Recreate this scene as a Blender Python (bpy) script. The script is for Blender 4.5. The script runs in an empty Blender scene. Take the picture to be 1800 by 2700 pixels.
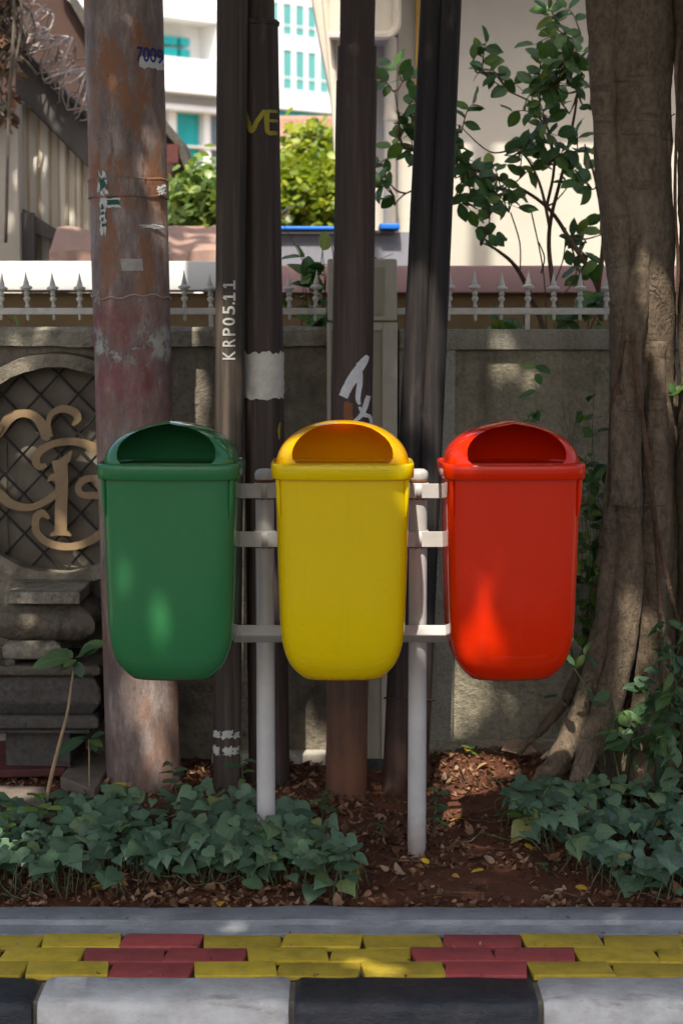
import bpy, bmesh, math, random
from math import radians, sin, cos, pi, sqrt, atan2
from mathutils import Vector, Matrix, Euler, noise as mnoise

random.seed(7)
R = random.Random(11)
scene = bpy.context.scene
COL = scene.collection

# ------------------------------------------------------------------ camera
FPX = 5000.0            # focal length in photograph pixels (1800 x 2700)
PITCH = radians(5.71)
CAMZ = 1.6
cam_d = bpy.data.cameras.new('camera')
cam = bpy.data.objects.new('camera', cam_d)
COL.objects.link(cam)
cam.location = (0, 0, CAMZ)
cam.rotation_euler = (pi / 2 - PITCH, 0, 0)
cam_d.sensor_fit = 'VERTICAL'
cam_d.sensor_height = 36.0
cam_d.sensor_width = 24.0
cam_d.lens = 36.0 * FPX / 2700.0
cam_d.clip_start = 0.1
cam_d.clip_end = 2000
cam_d.dof.use_dof = True
cam_d.dof.focus_distance = 5.5
cam_d.dof.aperture_fstop = 5.0
scene.camera = cam

# ------------------------------------------------------------------ sky and sun
SUN_EL = radians(57)
SUN_AZ = radians(9)    # the light travels towards +Y and a little towards +X
SUN_D = Vector((sin(SUN_AZ) * cos(SUN_EL), cos(SUN_AZ) * cos(SUN_EL), -sin(SUN_EL)))
world = bpy.data.worlds.new('World')
scene.world = world
world.use_nodes = True
wn = world.node_tree
bg = wn.nodes['Background']
sky = wn.nodes.new('ShaderNodeTexSky')
sky.sky_type = 'NISHITA'
sky.sun_disc = False
sky.sun_elevation = SUN_EL
sky.sun_rotation = pi + SUN_AZ
sky.air_density = 0.8
sky.dust_density = 5.0
sky.ozone_density = 0.6
wn.links.new(sky.outputs[0], bg.inputs[0])
bg.inputs[1].default_value = 0.15
sun_d = bpy.data.lights.new('sun', 'SUN')
sun_d.energy = 3.2
sun_d.angle = radians(0.53)
sun_d.color = (1.0, 0.94, 0.84)
sun = bpy.data.objects.new('sun', sun_d)
COL.objects.link(sun)
sun.rotation_euler = SUN_D.to_track_quat('-Z', 'Y').to_euler()
sun.location = (-4, -8, 14)

# ------------------------------------------------------------------ exposure
scene.view_settings.view_transform = 'Standard'
scene.view_settings.look = 'None'
scene.view_settings.exposure = 1.3
scene.view_settings.gamma = 1.0
scene.view_settings.use_curve_mapping = False
scene.cycles.max_bounces = 7
scene.cycles.diffuse_bounces = 4
scene.cycles.transparent_max_bounces = 8
scene.cycles.use_denoising = True

# ------------------------------------------------------------------ pixel -> place
_F = Vector((0, cos(PITCH), -sin(PITCH)))
_U = Vector((0, sin(PITCH), cos(PITCH)))


def ray(px, py):
    return Vector(((px - 900) / FPX, 0, 0)) + _U * ((1350 - py) / FPX) + _F


def W(px, py, Y):
    r = ray(px, py)
    return Vector((0, 0, CAMZ)) + r * (Y / r.y)


def G(px, py, z=0.0):
    r = ray(px, py)
    return Vector((0, 0, CAMZ)) + r * ((z - CAMZ) / r.z)


# ------------------------------------------------------------------ materials
MATS = {}


class NT:
    def __init__(self, name):
        self.m = bpy.data.materials.new(name)
        self.m.use_nodes = True
        self.t = self.m.node_tree
        self.b = self.t.nodes['Principled BSDF']
        self.out = self.t.nodes['Material Output']
        MATS[name] = self.m

    def n(self, typ, **kw):
        nd = self.t.nodes.new(typ)
        for k, v in kw.items():
            setattr(nd, k, v)
        return nd

    def l(self, a, b):
        self.t.links.new(a, b)

    def coord(self, scale=(1, 1, 1), kind='Object'):
        tc = self.n('ShaderNodeTexCoord')
        mp = self.n('ShaderNodeMapping')
        mp.inputs['Scale'].default_value = scale
        self.l(tc.outputs[kind], mp.inputs[0])
        return mp.outputs[0]

    def noise(self, scale, detail=4, rough=0.6, vscale=(1, 1, 1), dist=0.0):
        nd = self.n('ShaderNodeTexNoise')
        nd.inputs['Scale'].default_value = scale
        nd.inputs['Detail'].default_value = detail
        nd.inputs['Roughness'].default_value = rough
        nd.inputs['Distortion'].default_value = dist
        self.l(self.coord(vscale), nd.inputs['Vector'])
        return nd.outputs['Fac']

    def ramp(self, fac, stops):
        nd = self.n('ShaderNodeValToRGB')
        e = nd.color_ramp.elements
        while len(e) < len(stops):
            e.new(0.5)
        for i, (p, c) in enumerate(stops):
            e[i].position = p
            if not isinstance(c, (tuple, list)):
                c = (c, c, c)
            e[i].color = (c[0], c[1], c[2], 1)
        self.l(fac, nd.inputs[0])
        return nd.outputs[0]

    def mix(self, fac, a, b, mode='MIX'):
        nd = self.n('ShaderNodeMix', data_type='RGBA', blend_type=mode)
        for sock, v in ((nd.inputs[0], fac), (nd.inputs[6], a), (nd.inputs[7], b)):
            if isinstance(v, (int, float)):
                sock.default_value = v
            elif isinstance(v, (tuple, list)):
                sock.default_value = (v[0], v[1], v[2], 1)
            else:
                self.l(v, sock)
        return nd.outputs[2]

    def math(self, op, a, b=0.0, c=None):
        nd = self.n('ShaderNodeMath', operation=op)
        for i, v in enumerate((a, b) if c is None else (a, b, c)):
            if isinstance(v, (int, float)):
                nd.inputs[i].default_value = v
            else:
                self.l(v, nd.inputs[i])
        return nd.outputs[0]

    def bump(self, h, strength=0.3, dist=0.01):
        nd = self.n('ShaderNodeBump')
        nd.inputs['Strength'].default_value = strength
        nd.inputs['Distance'].default_value = dist
        self.l(h, nd.inputs['Height'])
        self.l(nd.outputs[0], self.b.inputs['Normal'])

    def color(self, c):
        if isinstance(c, (tuple, list)):
            self.b.inputs['Base Color'].default_value = (c[0], c[1], c[2], 1)
        else:
            self.l(c, self.b.inputs['Base Color'])

    def rough(self, r):
        if isinstance(r, (int, float)):
            self.b.inputs['Roughness'].default_value = r
        else:
            self.l(r, self.b.inputs['Roughness'])


def simple(name, c, rough=0.7, var=0.25, scale=8, bump=0.15, bscale=60, dark=None, vscale=(1, 1, 1), bdist=0.004, spec=0.4, detail=5):
    k = NT(name)
    d = dark or tuple(x * (1 - var) for x in c)
    hi = tuple(min(1, x * (1 + var * 0.6)) for x in c)
    k.color(k.ramp(k.noise(scale, detail, 0.65, vscale), [(0.28, d), (0.5, c), (0.72, hi)]))
    k.rough(rough)
    k.b.inputs['Specular IOR Level'].default_value = spec
    if bump:
        k.bump(k.noise(bscale, 5, 0.6, vscale), bump, bdist)
    return k.m


def plastic(name, c, faded, tcol, trans=0.12):
    k = NT(name)
    f = k.ramp(k.noise(5, 5, 0.6), [(0.35, 0.0), (0.75, 1.0)])
    base = k.mix(k.math('MULTIPLY', f, 0.35), c, faded)
    # fine dust and scuffs
    d = k.ramp(k.noise(38, 6, 0.7, (1, 1, 0.5)), [(0.60, 0.0), (0.75, 1.0)])
    base = k.mix(k.math('MULTIPLY', d, 0.05), base, (0.32, 0.28, 0.22))
    dr = k.ramp(k.noise(26, 5, 0.65, (1, 1, 0.06)), [(0.58, 0.0), (0.78, 1.0)])
    base = k.mix(k.math('MULTIPLY', dr, 0.09), base, (0.20, 0.16, 0.11))
    sp = k.ramp(k.noise(120, 2, 0.5), [(0.72, 0.0), (0.75, 1.0)])
    base = k.mix(k.math('MULTIPLY', sp, 0.4), base, (0.05, 0.03, 0.02))
    tc = k.n('ShaderNodeTexCoord')
    se = k.n('ShaderNodeSeparateXYZ')
    k.l(tc.outputs['Object'], se.inputs[0])
    lo = k.ramp(k.math('ADD', se.outputs[2], k.math('MULTIPLY', k.noise(45, 5, 0.7), 0.028)), [(0.014, 1.0), (0.030, 0.0)])
    base = k.mix(k.math('MULTIPLY', lo, 0.55), base, (0.10, 0.06, 0.03))
    k.color(base)
    k.rough(k.ramp(k.noise(14, 6, 0.7), [(0.3, 0.05), (0.7, 0.16)]))
    k.b.inputs['Specular IOR Level'].default_value = 0.27
    k.bump(k.noise(7, 2, 0.5), 0.04, 0.01)
    tr = k.n('ShaderNodeBsdfTranslucent')
    tr.inputs[0].default_value = (*tcol, 1)
    mx = k.n('ShaderNodeMixShader')
    mx.inputs[0].default_value = trans
    k.l(k.b.outputs[0], mx.inputs[1])
    k.l(tr.outputs[0], mx.inputs[2])
    k.l(mx.outputs[0], k.out.inputs[0])
    return k.m


plastic('green_plastic', (0.027, 0.150, 0.050), (0.045, 0.175, 0.075), (0.02, 0.16, 0.04), 0.04)
plastic('yellow_plastic', (0.76, 0.575, 0.001), (0.74, 0.585, 0.012), (0.95, 0.22, 0.0), 0.20)
plastic('red_plastic', (0.62, 0.019, 0.001), (0.62, 0.036, 0.002), (0.9, 0.06, 0.0), 0.10)


plastic('yellow_lid_plastic', (0.76, 0.53, 0.001), (0.74, 0.545, 0.012), (0.95, 0.24, 0.0), 0.42)


def m_stand():
    k = NT('grey_enamel')
    base = k.ramp(k.noise(6, 4), [(0.3, (0.36, 0.34, 0.315)), (0.7, (0.48, 0.46, 0.43))])
    st = k.ramp(k.noise(22, 4, 0.6, (1, 1, 0.12)), [(0.62, 0.0), (0.80, 1.0)])
    base = k.mix(k.math('MULTIPLY', st, 0.35), base, (0.26, 0.15, 0.07))
    sp = k.ramp(k.noise(70, 5, 0.7), [(0.66, 0.0), (0.71, 1.0)])
    base = k.mix(k.math('MULTIPLY', sp, 0.7), base, (0.12, 0.06, 0.03))
    tc = k.n('ShaderNodeTexCoord')
    se = k.n('ShaderNodeSeparateXYZ')
    k.l(tc.outputs['Object'], se.inputs[0])
    lo = k.ramp(k.math('ADD', se.outputs[2], k.math('MULTIPLY', k.noise(30, 5, 0.7), 0.12)), [(0.05, 1.0), (0.2, 0.0)])
    base = k.mix(k.math('MULTIPLY', lo, 0.75), base, (0.16, 0.085, 0.05))
    k.color(base)
    k.rough(0.42)
    k.bump(k.noise(40, 4), 0.2, 0.004)


m_stand()
simple('rust', (0.16, 0.062, 0.026), 0.85, 0.5, 25, 0.4, 90)


def m_rusty():
    k = NT('rusted_paint')
    # old mauve-brown paint, streaked from top to bottom
    base = k.ramp(k.noise(10, 9, 0.78, (1, 1, 0.3)), [(0.36, (0.085, 0.058, 0.046)), (0.5, (0.165, 0.12, 0.10)), (0.63, (0.30, 0.235, 0.2))])
    tc = k.n('ShaderNodeTexCoord')
    sep = k.n('ShaderNodeSeparateXYZ')
    k.l(tc.outputs['Object'], sep.inputs[0])
    z, x = sep.outputs[2], sep.outputs[0]
    # orange rust stains
    r1 = k.ramp(k.noise(7, 9, 0.74, (1, 1, 0.4)), [(0.50, 0.0), (0.57, 1.0)])
    zr = k.math('ADD', k.math('DIVIDE', z, 4.0), k.math('MULTIPLY', k.math('SUBTRACT', k.noise(7, 6, 0.7), 0.5), 0.05))
    hi = k.ramp(zr, [(0.0, 0.5), (0.30, 0.3), (0.42, 0.75), (0.52, 0.95)])
    base = k.mix(k.math('MULTIPLY', r1, hi), base, (0.20, 0.080, 0.032))
    r2 = k.ramp(k.noise(16, 8, 0.7, (1, 1, 0.3)), [(0.60, 0.0), (0.68, 1.0)])
    base = k.mix(k.math('MULTIPLY', r2, hi), base, (0.12, 0.035, 0.014))
    # worn red paint between knee and chest height
    redz = k.ramp(zr, [(0.30, 0.0), (0.345, 1.0), (0.40, 0.9), (0.43, 0.0)])
    rn = k.ramp(k.noise(8, 6, 0.7, (1, 1, 0.6)), [(0.42, 0.0), (0.56, 1.0)])
    base = k.mix(k.math('MULTIPLY', redz, k.math('MULTIPLY', rn, 0.75)), base, (0.17, 0.032, 0.034))
    # band of peeling whitewash
    wz = k.ramp(zr, [(0.362, 0.0), (0.372, 1.0), (0.386, 1.0), (0.396, 0.0)])
    wv = k.ramp(k.noise(11, 9, 0.78), [(0.48, 0.0), (0.53, 1.0)])
    wmask = k.math('MULTIPLY', wz, wv)
    base = k.mix(k.math('MULTIPLY', wmask, 0.8), base, (0.36, 0.36, 0.31))
    # black specks
    sp = k.ramp(k.noise(55, 3, 0.6), [(0.70, 0.0), (0.73, 1.0)])
    base = k.mix(k.math('MULTIPLY', sp, 0.8), base, (0.03, 0.02, 0.018))
    k.color(base)
    k.rough(k.ramp(k.noise(12, 4), [(0.3, 0.5), (0.7, 0.8)]))
    k.bump(k.math('ADD', k.noise(36, 8, 0.75, (1, 1, 0.6)), k.math('ADD', k.math('MULTIPLY', wmask, 0.5), k.math('MULTIPLY', r2, 0.4))), 0.7, 0.008)


m_rusty()


def m_darkpole(name, c, hi, rustlow=0.0, streak=0.5):
    k = NT(name)
    s1 = k.noise(34, 6, 0.7, (1, 1, 0.035))
    base = k.ramp(s1, [(0.33, tuple(x * 0.55 for x in c)), (0.5, c), (0.66, hi)])
    s2 = k.ramp(k.noise(11, 6, 0.7, (1, 1, 0.16)), [(0.56, 0.0), (0.7, 1.0)])
    base = k.mix(k.math('MULTIPLY', s2, streak), base, (0.085, 0.045, 0.03))
    s3 = k.ramp(k.noise(7, 5, 0.7, (1, 1, 0.3)), [(0.6, 0.0), (0.72, 1.0)])
    base = k.mix(k.math('MULTIPLY', s3, 0.45), base, (0.10, 0.095, 0.085))
    if rustlow:
        tc = k.n('ShaderNodeTexCoord')
        sep = k.n('ShaderNodeSeparateXYZ')
        k.l(tc.outputs['Object'], sep.inputs[0])
        low = k.ramp(sep.outputs[2], [(0.1, 1.0), (0.62, 0.0)])
        rn = k.ramp(k.noise(9, 6, 0.7, (1, 1, 0.4)), [(0.3, 0.3), (0.6, 1.0)])
        base = k.mix(k.math('MULTIPLY', k.math('MULTIPLY', low, rn), rustlow), base, (0.16, 0.065, 0.03))
    k.color(base)
    k.rough(k.ramp(s1, [(0.3, 0.6), (0.7, 0.85)]))
    k.b.inputs['Specular IOR Level'].default_value = 0.25
    k.bump(k.noise(40, 6, 0.7, (1, 1, 0.06)), 0.5, 0.005)


m_darkpole('dark_steel_a', (0.048, 0.036, 0.027), (0.095, 0.072, 0.053))
m_darkpole('dark_steel_b', (0.050, 0.035, 0.029), (0.090, 0.066, 0.052))
m_darkpole('dark_steel_c', (0.046, 0.031, 0.025), (0.075, 0.053, 0.043), 0.85)
m_darkpole('dark_steel_d', (0.018, 0.015, 0.014), (0.045, 0.034, 0.028), 0.3, 0.3)


def m_roughcast(name, c, moss, mossamt, bstr=0.9, bsc=85, streakc=(0.07, 0.06, 0.045)):
    k = NT(name)
    base = k.ramp(k.noise(3.5, 6, 0.65), [(0.32, tuple(x * 0.58 for x in c)), (0.52, c), (0.70, tuple(x * 1.28 for x in c))])
    g = k.noise(bsc, 5, 0.7)
    base = k.mix(0.55, base, k.ramp(g, [(0.3, tuple(x * 0.45 for x in c)), (0.6, tuple(x * 1.3 for x in c))]))
    st = k.ramp(k.noise(7, 6, 0.7, (1, 1, 0.12)), [(0.52, 0.0), (0.7, 1.0)])
    base = k.mix(k.math('MULTIPLY', st, 0.55), base, streakc)
    mo = k.ramp(k.noise(5, 8, 0.75), [(0.5, 0.0), (0.62, 1.0)])
    base = k.mix(k.math('MULTIPLY', mo, mossamt), base, moss)
    k.color(base)
    k.rough(0.95)
    k.b.inputs['Specular IOR Level'].default_value = 0.15
    k.bump(k.math('ADD', g, k.math('MULTIPLY', k.noise(28, 5, 0.6), 0.8)), bstr, 0.012)


m_roughcast('roughcast', (0.29, 0.255, 0.18), (0.11, 0.105, 0.065), 0.45, 1.0, 70)
m_roughcast('roughcast_frame', (0.27, 0.25, 0.20), (0.12, 0.12, 0.08), 0.3, 0.6, 120)
m_roughcast('old_stone', (0.21, 0.18, 0.135), (0.055, 0.05, 0.04), 0.8, 1.0, 40)
m_roughcast('carved_stone', (0.13, 0.108, 0.08), (0.06, 0.055, 0.045), 0.7, 0.9, 60)
m_roughcast('coping_stone', (0.26, 0.23, 0.175), (0.07, 0.065, 0.05), 0.75, 1.0, 55)
m_roughcast('dark_plinth', (0.075, 0.068, 0.06), (0.03, 0.028, 0.025), 0.6, 0.6, 50)
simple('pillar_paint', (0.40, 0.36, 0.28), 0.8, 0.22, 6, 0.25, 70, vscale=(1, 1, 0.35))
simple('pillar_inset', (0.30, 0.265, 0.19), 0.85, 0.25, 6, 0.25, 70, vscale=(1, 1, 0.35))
simple('fence_paint', (0.50, 0.47, 0.41), 0.55, 0.25, 30, 0.2, 90)
simple('gold_paint', (0.23, 0.15, 0.072), 0.55, 0.2, 14, 0.12, 50)
simple('iron_bar', (0.022, 0.018, 0.015), 0.7, 0.3, 20, 0.2, 80)
simple('recess_back', (0.16, 0.135, 0.10), 0.9, 0.35, 5, 0.3, 60)
simple('road_asphalt', (0.075, 0.073, 0.07), 0.9, 0.25, 30, 0.5, 200)
simple('ground_earth', (0.20, 0.16, 0.11), 0.95, 0.3, 1.2, 0.4, 20)
simple('paver_bed', (0.06, 0.055, 0.05), 0.95, 0.3, 30, 0.5, 120)


def m_soil():
    k = NT('red_soil')
    base = k.ramp(k.noise(7, 8, 0.7), [(0.3, (0.10, 0.038, 0.022)), (0.55, (0.19, 0.073, 0.04)), (0.78, (0.27, 0.115, 0.063))])
    g = k.noise(110, 5, 0.75)
    base = k.mix(0.5, base, k.ramp(g, [(0.35, (0.05, 0.02, 0.012)), (0.65, (0.19, 0.08, 0.045))]))
    k.color(base)
    k.rough(0.97)
    k.b.inputs['Specular IOR Level'].default_value = 0.1
    k.bump(k.math('ADD', g, k.noise(38, 6, 0.7)), 1.0, 0.014)


m_soil()


def m_paint_worn(name, c, under, thr=0.60, rough=0.55):
    k = NT(name)
    base = k.ramp(k.noise(9, 6, 0.65), [(0.3, tuple(x * 0.72 for x in c)), (0.55, c), (0.75, tuple(min(1, x * 1.14) for x in c))])
    st = k.ramp(k.noise(12, 8, 0.72, (0.4, 1, 1.6)), [(thr, 0.0), (thr + 0.13, 1.0)])
    base = k.mix(k.math('MULTIPLY', st, 0.9), base, under)
    dk = k.ramp(k.noise(5, 8, 0.75, (1, 1, 2)), [(0.46, 0.0), (0.68, 1.0)])
    base = k.mix(k.math('MULTIPLY', dk, 0.45), base, under)
    sp = k.ramp(k.noise(95, 4, 0.6), [(0.66, 0.0), (0.72, 1.0)])
    base = k.mix(k.math('MULTIPLY', sp, 0.6), base, under)
    k.color(base)
    k.rough(k.ramp(k.noise(30, 4), [(0.3, rough), (0.7, rough + 0.25)]))
    k.bump(k.noise(75, 6, 0.7, (0.6, 1, 1)), 0.7, 0.007)


m_paint_worn('kerb_white', (0.60, 0.58, 0.54), (0.27, 0.22, 0.175), 0.56)
m_paint_worn('kerb_black', (0.015, 0.017, 0.023), (0.075, 0.07, 0.066), 0.62, 0.36)
m_paint_worn('mortar', (0.24, 0.21, 0.165), (0.10, 0.09, 0.07))
m_paint_worn('edging_concrete', (0.245, 0.255, 0.265), (0.13, 0.125, 0.12), 0.56, 0.75)


def m_paver(name, c, under):
    k = NT(name)
    oi = k.n('ShaderNodeObjectInfo')
    tc = k.n('ShaderNodeTexCoord')
    ad = k.n('ShaderNodeVectorMath', operation='ADD')
    sc = k.n('ShaderNodeVectorMath', operation='SCALE')
    cb = k.n('ShaderNodeCombineXYZ')
    for i in range(3):
        k.l(oi.outputs['Random'], cb.inputs[i])
    k.l(cb.outputs[0], sc.inputs[0])
    sc.inputs['Scale'].default_value = 37.0
    k.l(tc.outputs['Object'], ad.inputs[0])
    k.l(sc.outputs[0], ad.inputs[1])

    def nz(s, d=6):
        nd = k.n('ShaderNodeTexNoise')
        nd.inputs['Scale'].default_value = s
        nd.inputs['Detail'].default_value = d
        nd.inputs['Roughness'].default_value = 0.7
        k.l(ad.outputs[0], nd.inputs['Vector'])
        return nd.outputs['Fac']
    base = k.ramp(nz(14), [(0.3, tuple(x * 0.68 for x in c)), (0.55, c), (0.75, tuple(min(1, x * 1.15) for x in c))])
    v = k.ramp(oi.outputs['Random'], [(0.0, 0.78), (1.0, 1.1)])
    base = k.mix(1.0, base, v, 'MULTIPLY')
    st = k.ramp(nz(22, 8), [(0.57, 0.0), (0.68, 1.0)])
    base = k.mix(k.math('MULTIPLY', st, 0.5), base, under)
    k.color(base)
    k.rough(0.72)
    k.bump(nz(80), 0.5, 0.004)


m_paver('paver_yellow', (0.50, 0.355, 0.02), (0.20, 0.145, 0.05))
m_paver('paver_red', (0.36, 0.055, 0.05), (0.16, 0.07, 0.055))


def m_bark(name, c, hi):
    k = NT(name)
    base = k.ramp(k.noise(6, 8, 0.7, (1, 1, 0.45)), [(0.28, tuple(x * 0.5 for x in c)), (0.52, c), (0.74, hi)])
    g = k.noise(45, 7, 0.75, (1, 1, 0.7))
    base = k.mix(0.45, base, k.ramp(g, [(0.35, tuple(x * 0.35 for x in c)), (0.65, hi)]))
    rn = k.ramp(k.noise(16, 4, 0.6, (0.3, 0.3, 2.5)), [(0.60, 0.0), (0.68, 1.0)])
    base = k.mix(k.math('MULTIPLY', rn, 0.45), base, tuple(x * 0.3 for x in c))
    k.color(base)
    k.rough(0.92)
    k.b.inputs['Specular IOR Level'].default_value = 0.2
    vo = k.n('ShaderNodeTexVoronoi', feature='DISTANCE_TO_EDGE')
    vo.inputs['Scale'].default_value = 26
    nd_ = k.n('ShaderNodeTexNoise')
    nd_.inputs['Scale'].default_value = 9
    nd_.inputs['Detail'].default_value = 5
    k.l(k.coord(), nd_.inputs['Vector'])
    mv = k.n('ShaderNodeVectorMath', operation='MULTIPLY_ADD')
    k.l(nd_.outputs['Color'], mv.inputs[0])
    mv.inputs[1].default_value = (0.11, 0.11, 0.11)
    k.l(k.coord((1, 1, 0.16)), mv.inputs[2])
    k.l(mv.outputs[0], vo.inputs['Vector'])
    cr = k.ramp(vo.outputs['Distance'], [(0.0, 0.0), (0.07, 1.0)])
    cm = k.ramp(k.noise(5, 4, 0.6), [(0.42, 0.0), (0.6, 1.0)])
    base = k.mix(k.math('MULTIPLY', k.math('SUBTRACT', 1.0, cr), k.math('MULTIPLY', cm, 0.22)), base, tuple(x * 0.3 for x in c))
    li = k.ramp(k.noise(9, 7, 0.75), [(0.6, 0.0), (0.68, 1.0)])
    base = k.mix(k.math('MULTIPLY', li, 0.35), base, (0.30, 0.30, 0.24))
    k.color(base)
    k.bump(k.math('ADD', g, k.math('ADD', k.math('MULTIPLY', k.math('MULTIPLY', cr, cm), 0.3), k.math('MULTIPLY', k.noise(14, 6, 0.7, (1, 1, 0.4)), 1.5))), 1.0, 0.018)


m_bark('bark', (0.15, 0.108, 0.07), (0.31, 0.235, 0.16))
m_bark('bark_grey', (0.15, 0.125, 0.10), (0.22, 0.19, 0.16))
m_bark('twig_bark', (0.14, 0.085, 0.05), (0.22, 0.14, 0.085))
m_bark('root_brown', (0.12, 0.068, 0.04), (0.19, 0.115, 0.07))


def m_leaf(name, stops, trans=0.3, rough=0.45, tboost=1.6, spec=0.4):
    k = NT(name)
    oi = k.n('ShaderNodeObjectInfo')
    at = k.n('ShaderNodeAttribute', attribute_name='tint')
    f = k.math('FRACT', k.math('ADD', oi.outputs['Random'], at.outputs['Fac']))
    base = k.ramp(f, stops)
    nz = k.ramp(k.noise(60, 4, 0.6), [(0.3, 0.78), (0.7, 1.12)])
    base = k.mix(1.0, base, nz, 'MULTIPLY')
    uvn = k.n('ShaderNodeUVMap', uv_map='blade')
    sp_ = k.n('ShaderNodeSeparateXYZ')
    k.l(uvn.outputs[0], sp_.inputs[0])
    ax_ = k.math('ABSOLUTE', k.math('SUBTRACT', sp_.outputs[0], 0.5))
    mid_ = k.ramp(ax_, [(0.012, 1.0), (0.03, 0.0)])
    sv_ = k.math('SINE', k.math('MULTIPLY', k.math('SUBTRACT', sp_.outputs[1], k.math('MULTIPLY', ax_, 0.75)), 44.0))
    sv_ = k.math('MULTIPLY', k.ramp(sv_, [(0.86, 0.0), (1.0, 1.0)]), k.math('LESS_THAN', ax_, 0.46))
    vein = k.math('MAXIMUM', mid_, k.math('MULTIPLY', sv_, 0.5))
    base = k.mix(k.math('MULTIPLY', vein, 0.38), base, k.mix(1.0, base, (2.4, 2.0, 2.0), 'MULTIPLY'))
    bl_ = k.ramp(k.noise(14, 5, 0.7), [(0.62, 0.0), (0.7, 1.0)])
    base = k.mix(k.math('MULTIPLY', bl_, 0.3), base, (0.14, 0.12, 0.045))
    k.color(base)
    k.bump(vein, 0.25, 0.02)
    k.rough(rough)
    k.b.inputs['Specular IOR Level'].default_value = spec
    tr = k.n('ShaderNodeBsdfTranslucent')
    k.l(k.mix(1.0, base, (tboost, tboost * 1.1, tboost * 0.5), 'MULTIPLY'), tr.inputs[0])
    mx = k.n('ShaderNodeMixShader')
    mx.inputs[0].default_value = trans
    k.l(k.b.outputs[0], mx.inputs[1])
    k.l(tr.outputs[0], mx.inputs[2])
    k.l(mx.outputs[0], k.out.inputs[0])


m_leaf('vine_leaf', [(0.0, (0.040, 0.078, 0.042)), (0.3, (0.062, 0.118, 0.062)), (0.6, (0.082, 0.15, 0.082)), (0.9, (0.10, 0.17, 0.085)), (0.975, (0.12, 0.175, 0.06)), (1.0, (0.19, 0.18, 0.045))], 0.2, 0.42, 1.3, 0.5)
m_leaf('shrub_leaf', [(0.0, (0.026, 0.07, 0.018)), (0.6, (0.05, 0.115, 0.026)), (0.9, (0.08, 0.15, 0.03)), (1.0, (0.16, 0.2, 0.03))], 0.22, 0.4, 1.5, 0.25)
m_leaf('weed_leaf', [(0.0, (0.028, 0.065, 0.028)), (0.6, (0.045, 0.10, 0.04)), (1.0, (0.085, 0.145, 0.04))], 0.25, 0.45)
m_leaf('fresh_leaf', [(0.0, (0.07, 0.16, 0.03)), (1.0, (0.16, 0.24, 0.04))], 0.35, 0.45)
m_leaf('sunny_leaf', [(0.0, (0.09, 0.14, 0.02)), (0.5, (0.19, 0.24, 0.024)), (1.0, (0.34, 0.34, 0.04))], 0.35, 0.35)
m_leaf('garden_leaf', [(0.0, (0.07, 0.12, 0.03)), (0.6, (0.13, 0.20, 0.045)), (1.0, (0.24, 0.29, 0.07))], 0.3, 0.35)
m_leaf('canopy_leaf', [(0.0, (0.05, 0.09, 0.03)), (1.0, (0.10, 0.15, 0.04))], 0.3, 0.5)
m_leaf('litter_leaf', [(0.0, (0.045, 0.02, 0.012)), (0.35, (0.10, 0.045, 0.023)), (0.62, (0.17, 0.085, 0.045)), (0.85, (0.26, 0.15, 0.085)), (0.95, (0.33, 0.22, 0.14)), (1.0, (0.35, 0.19, 0.04))], 0.1, 0.8, 1.0, 0.2)
m_leaf('yellow_leaf', [(0.0, (0.42, 0.26, 0.02)), (1.0, (0.52, 0.36, 0.03))], 0.25, 0.6, 1.0, 0.3)
m_leaf('dry_leaf', [(0.0, (0.24, 0.155, 0.10)), (1.0, (0.3, 0.2, 0.13))], 0.1, 0.75, 1.0, 0.2)
simple('stem_green', (0.06, 0.075, 0.03), 0.6, 0.3, 30, 0)
simple('stem_pale', (0.28, 0.19, 0.10), 0.7, 0.35, 25, 0.2, 80)

# background
simple('white_render_and_sunlit_pink', (0.70, 0.69, 0.67), 0.8, 0.08, 0.6, 0)
simple('cream_soffit', (0.55, 0.50, 0.43), 0.85, 0.1, 1, 0)


def m_glass(name, c, rough=0.15):
    k = NT(name)
    k.color(k.ramp(k.noise(0.6, 3), [(0.3, tuple(x * 0.8 for x in c)), (0.7, c)]))
    k.rough(rough)
    k.b.inputs['Specular IOR Level'].default_value = 0.4


m_glass('teal_glass', (0.012, 0.36, 0.36))
m_glass('pale_teal_glass', (0.11, 0.34, 0.33), 0.25)
m_glass('grey_glass', (0.15, 0.19, 0.22))


def m_tiles():
    k = NT('roof_tile')
    k.color(k.ramp(k.noise(9, 5, 0.7), [(0.3, (0.20, 0.095, 0.06)), (0.7, (0.36, 0.20, 0.14))]))
    k.rough(0.85)


m_tiles()
simple('house_cream', (0.46, 0.43, 0.36), 0.9, 0.12, 1.3, 0.15, 40)
simple('house_trim', (0.50, 0.45, 0.36), 0.85, 0.15, 2, 0.15, 40)
simple('ochre_paint', (0.42, 0.25, 0.05), 0.8, 0.2, 4, 0.1, 40)
simple('pink_fascia', (0.50, 0.30, 0.28), 0.85, 0.12, 3, 0.2, 50)
simple('ochre_wall', (0.24, 0.16, 0.075), 0.9, 0.3, 3, 0.3, 40)
simple('pink_sheet', (0.27, 0.17, 0.13), 0.8, 0.15, 3, 0.2, 20)
simple('grey_sheet', (0.19, 0.19, 0.215), 0.7, 0.12, 3, 0.1, 20)
simple('blue_lid', (0.01, 0.13, 0.52), 0.45, 0.2, 4, 0)
simple('shed_white', (0.58, 0.54, 0.47), 0.8, 0.12, 3, 0.1, 30, vscale=(1, 1, 0.2))
simple('shed_rib', (0.36, 0.28, 0.18), 0.8, 0.2, 5, 0.1, 30)
simple('shed_cream', (0.42, 0.37, 0.30), 0.9, 0.15, 2, 0.2, 30)
simple('beam_concrete', (0.085, 0.075, 0.068), 0.95, 0.45, 4, 0.5, 40, vscale=(1, 1, 0.5))
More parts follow.
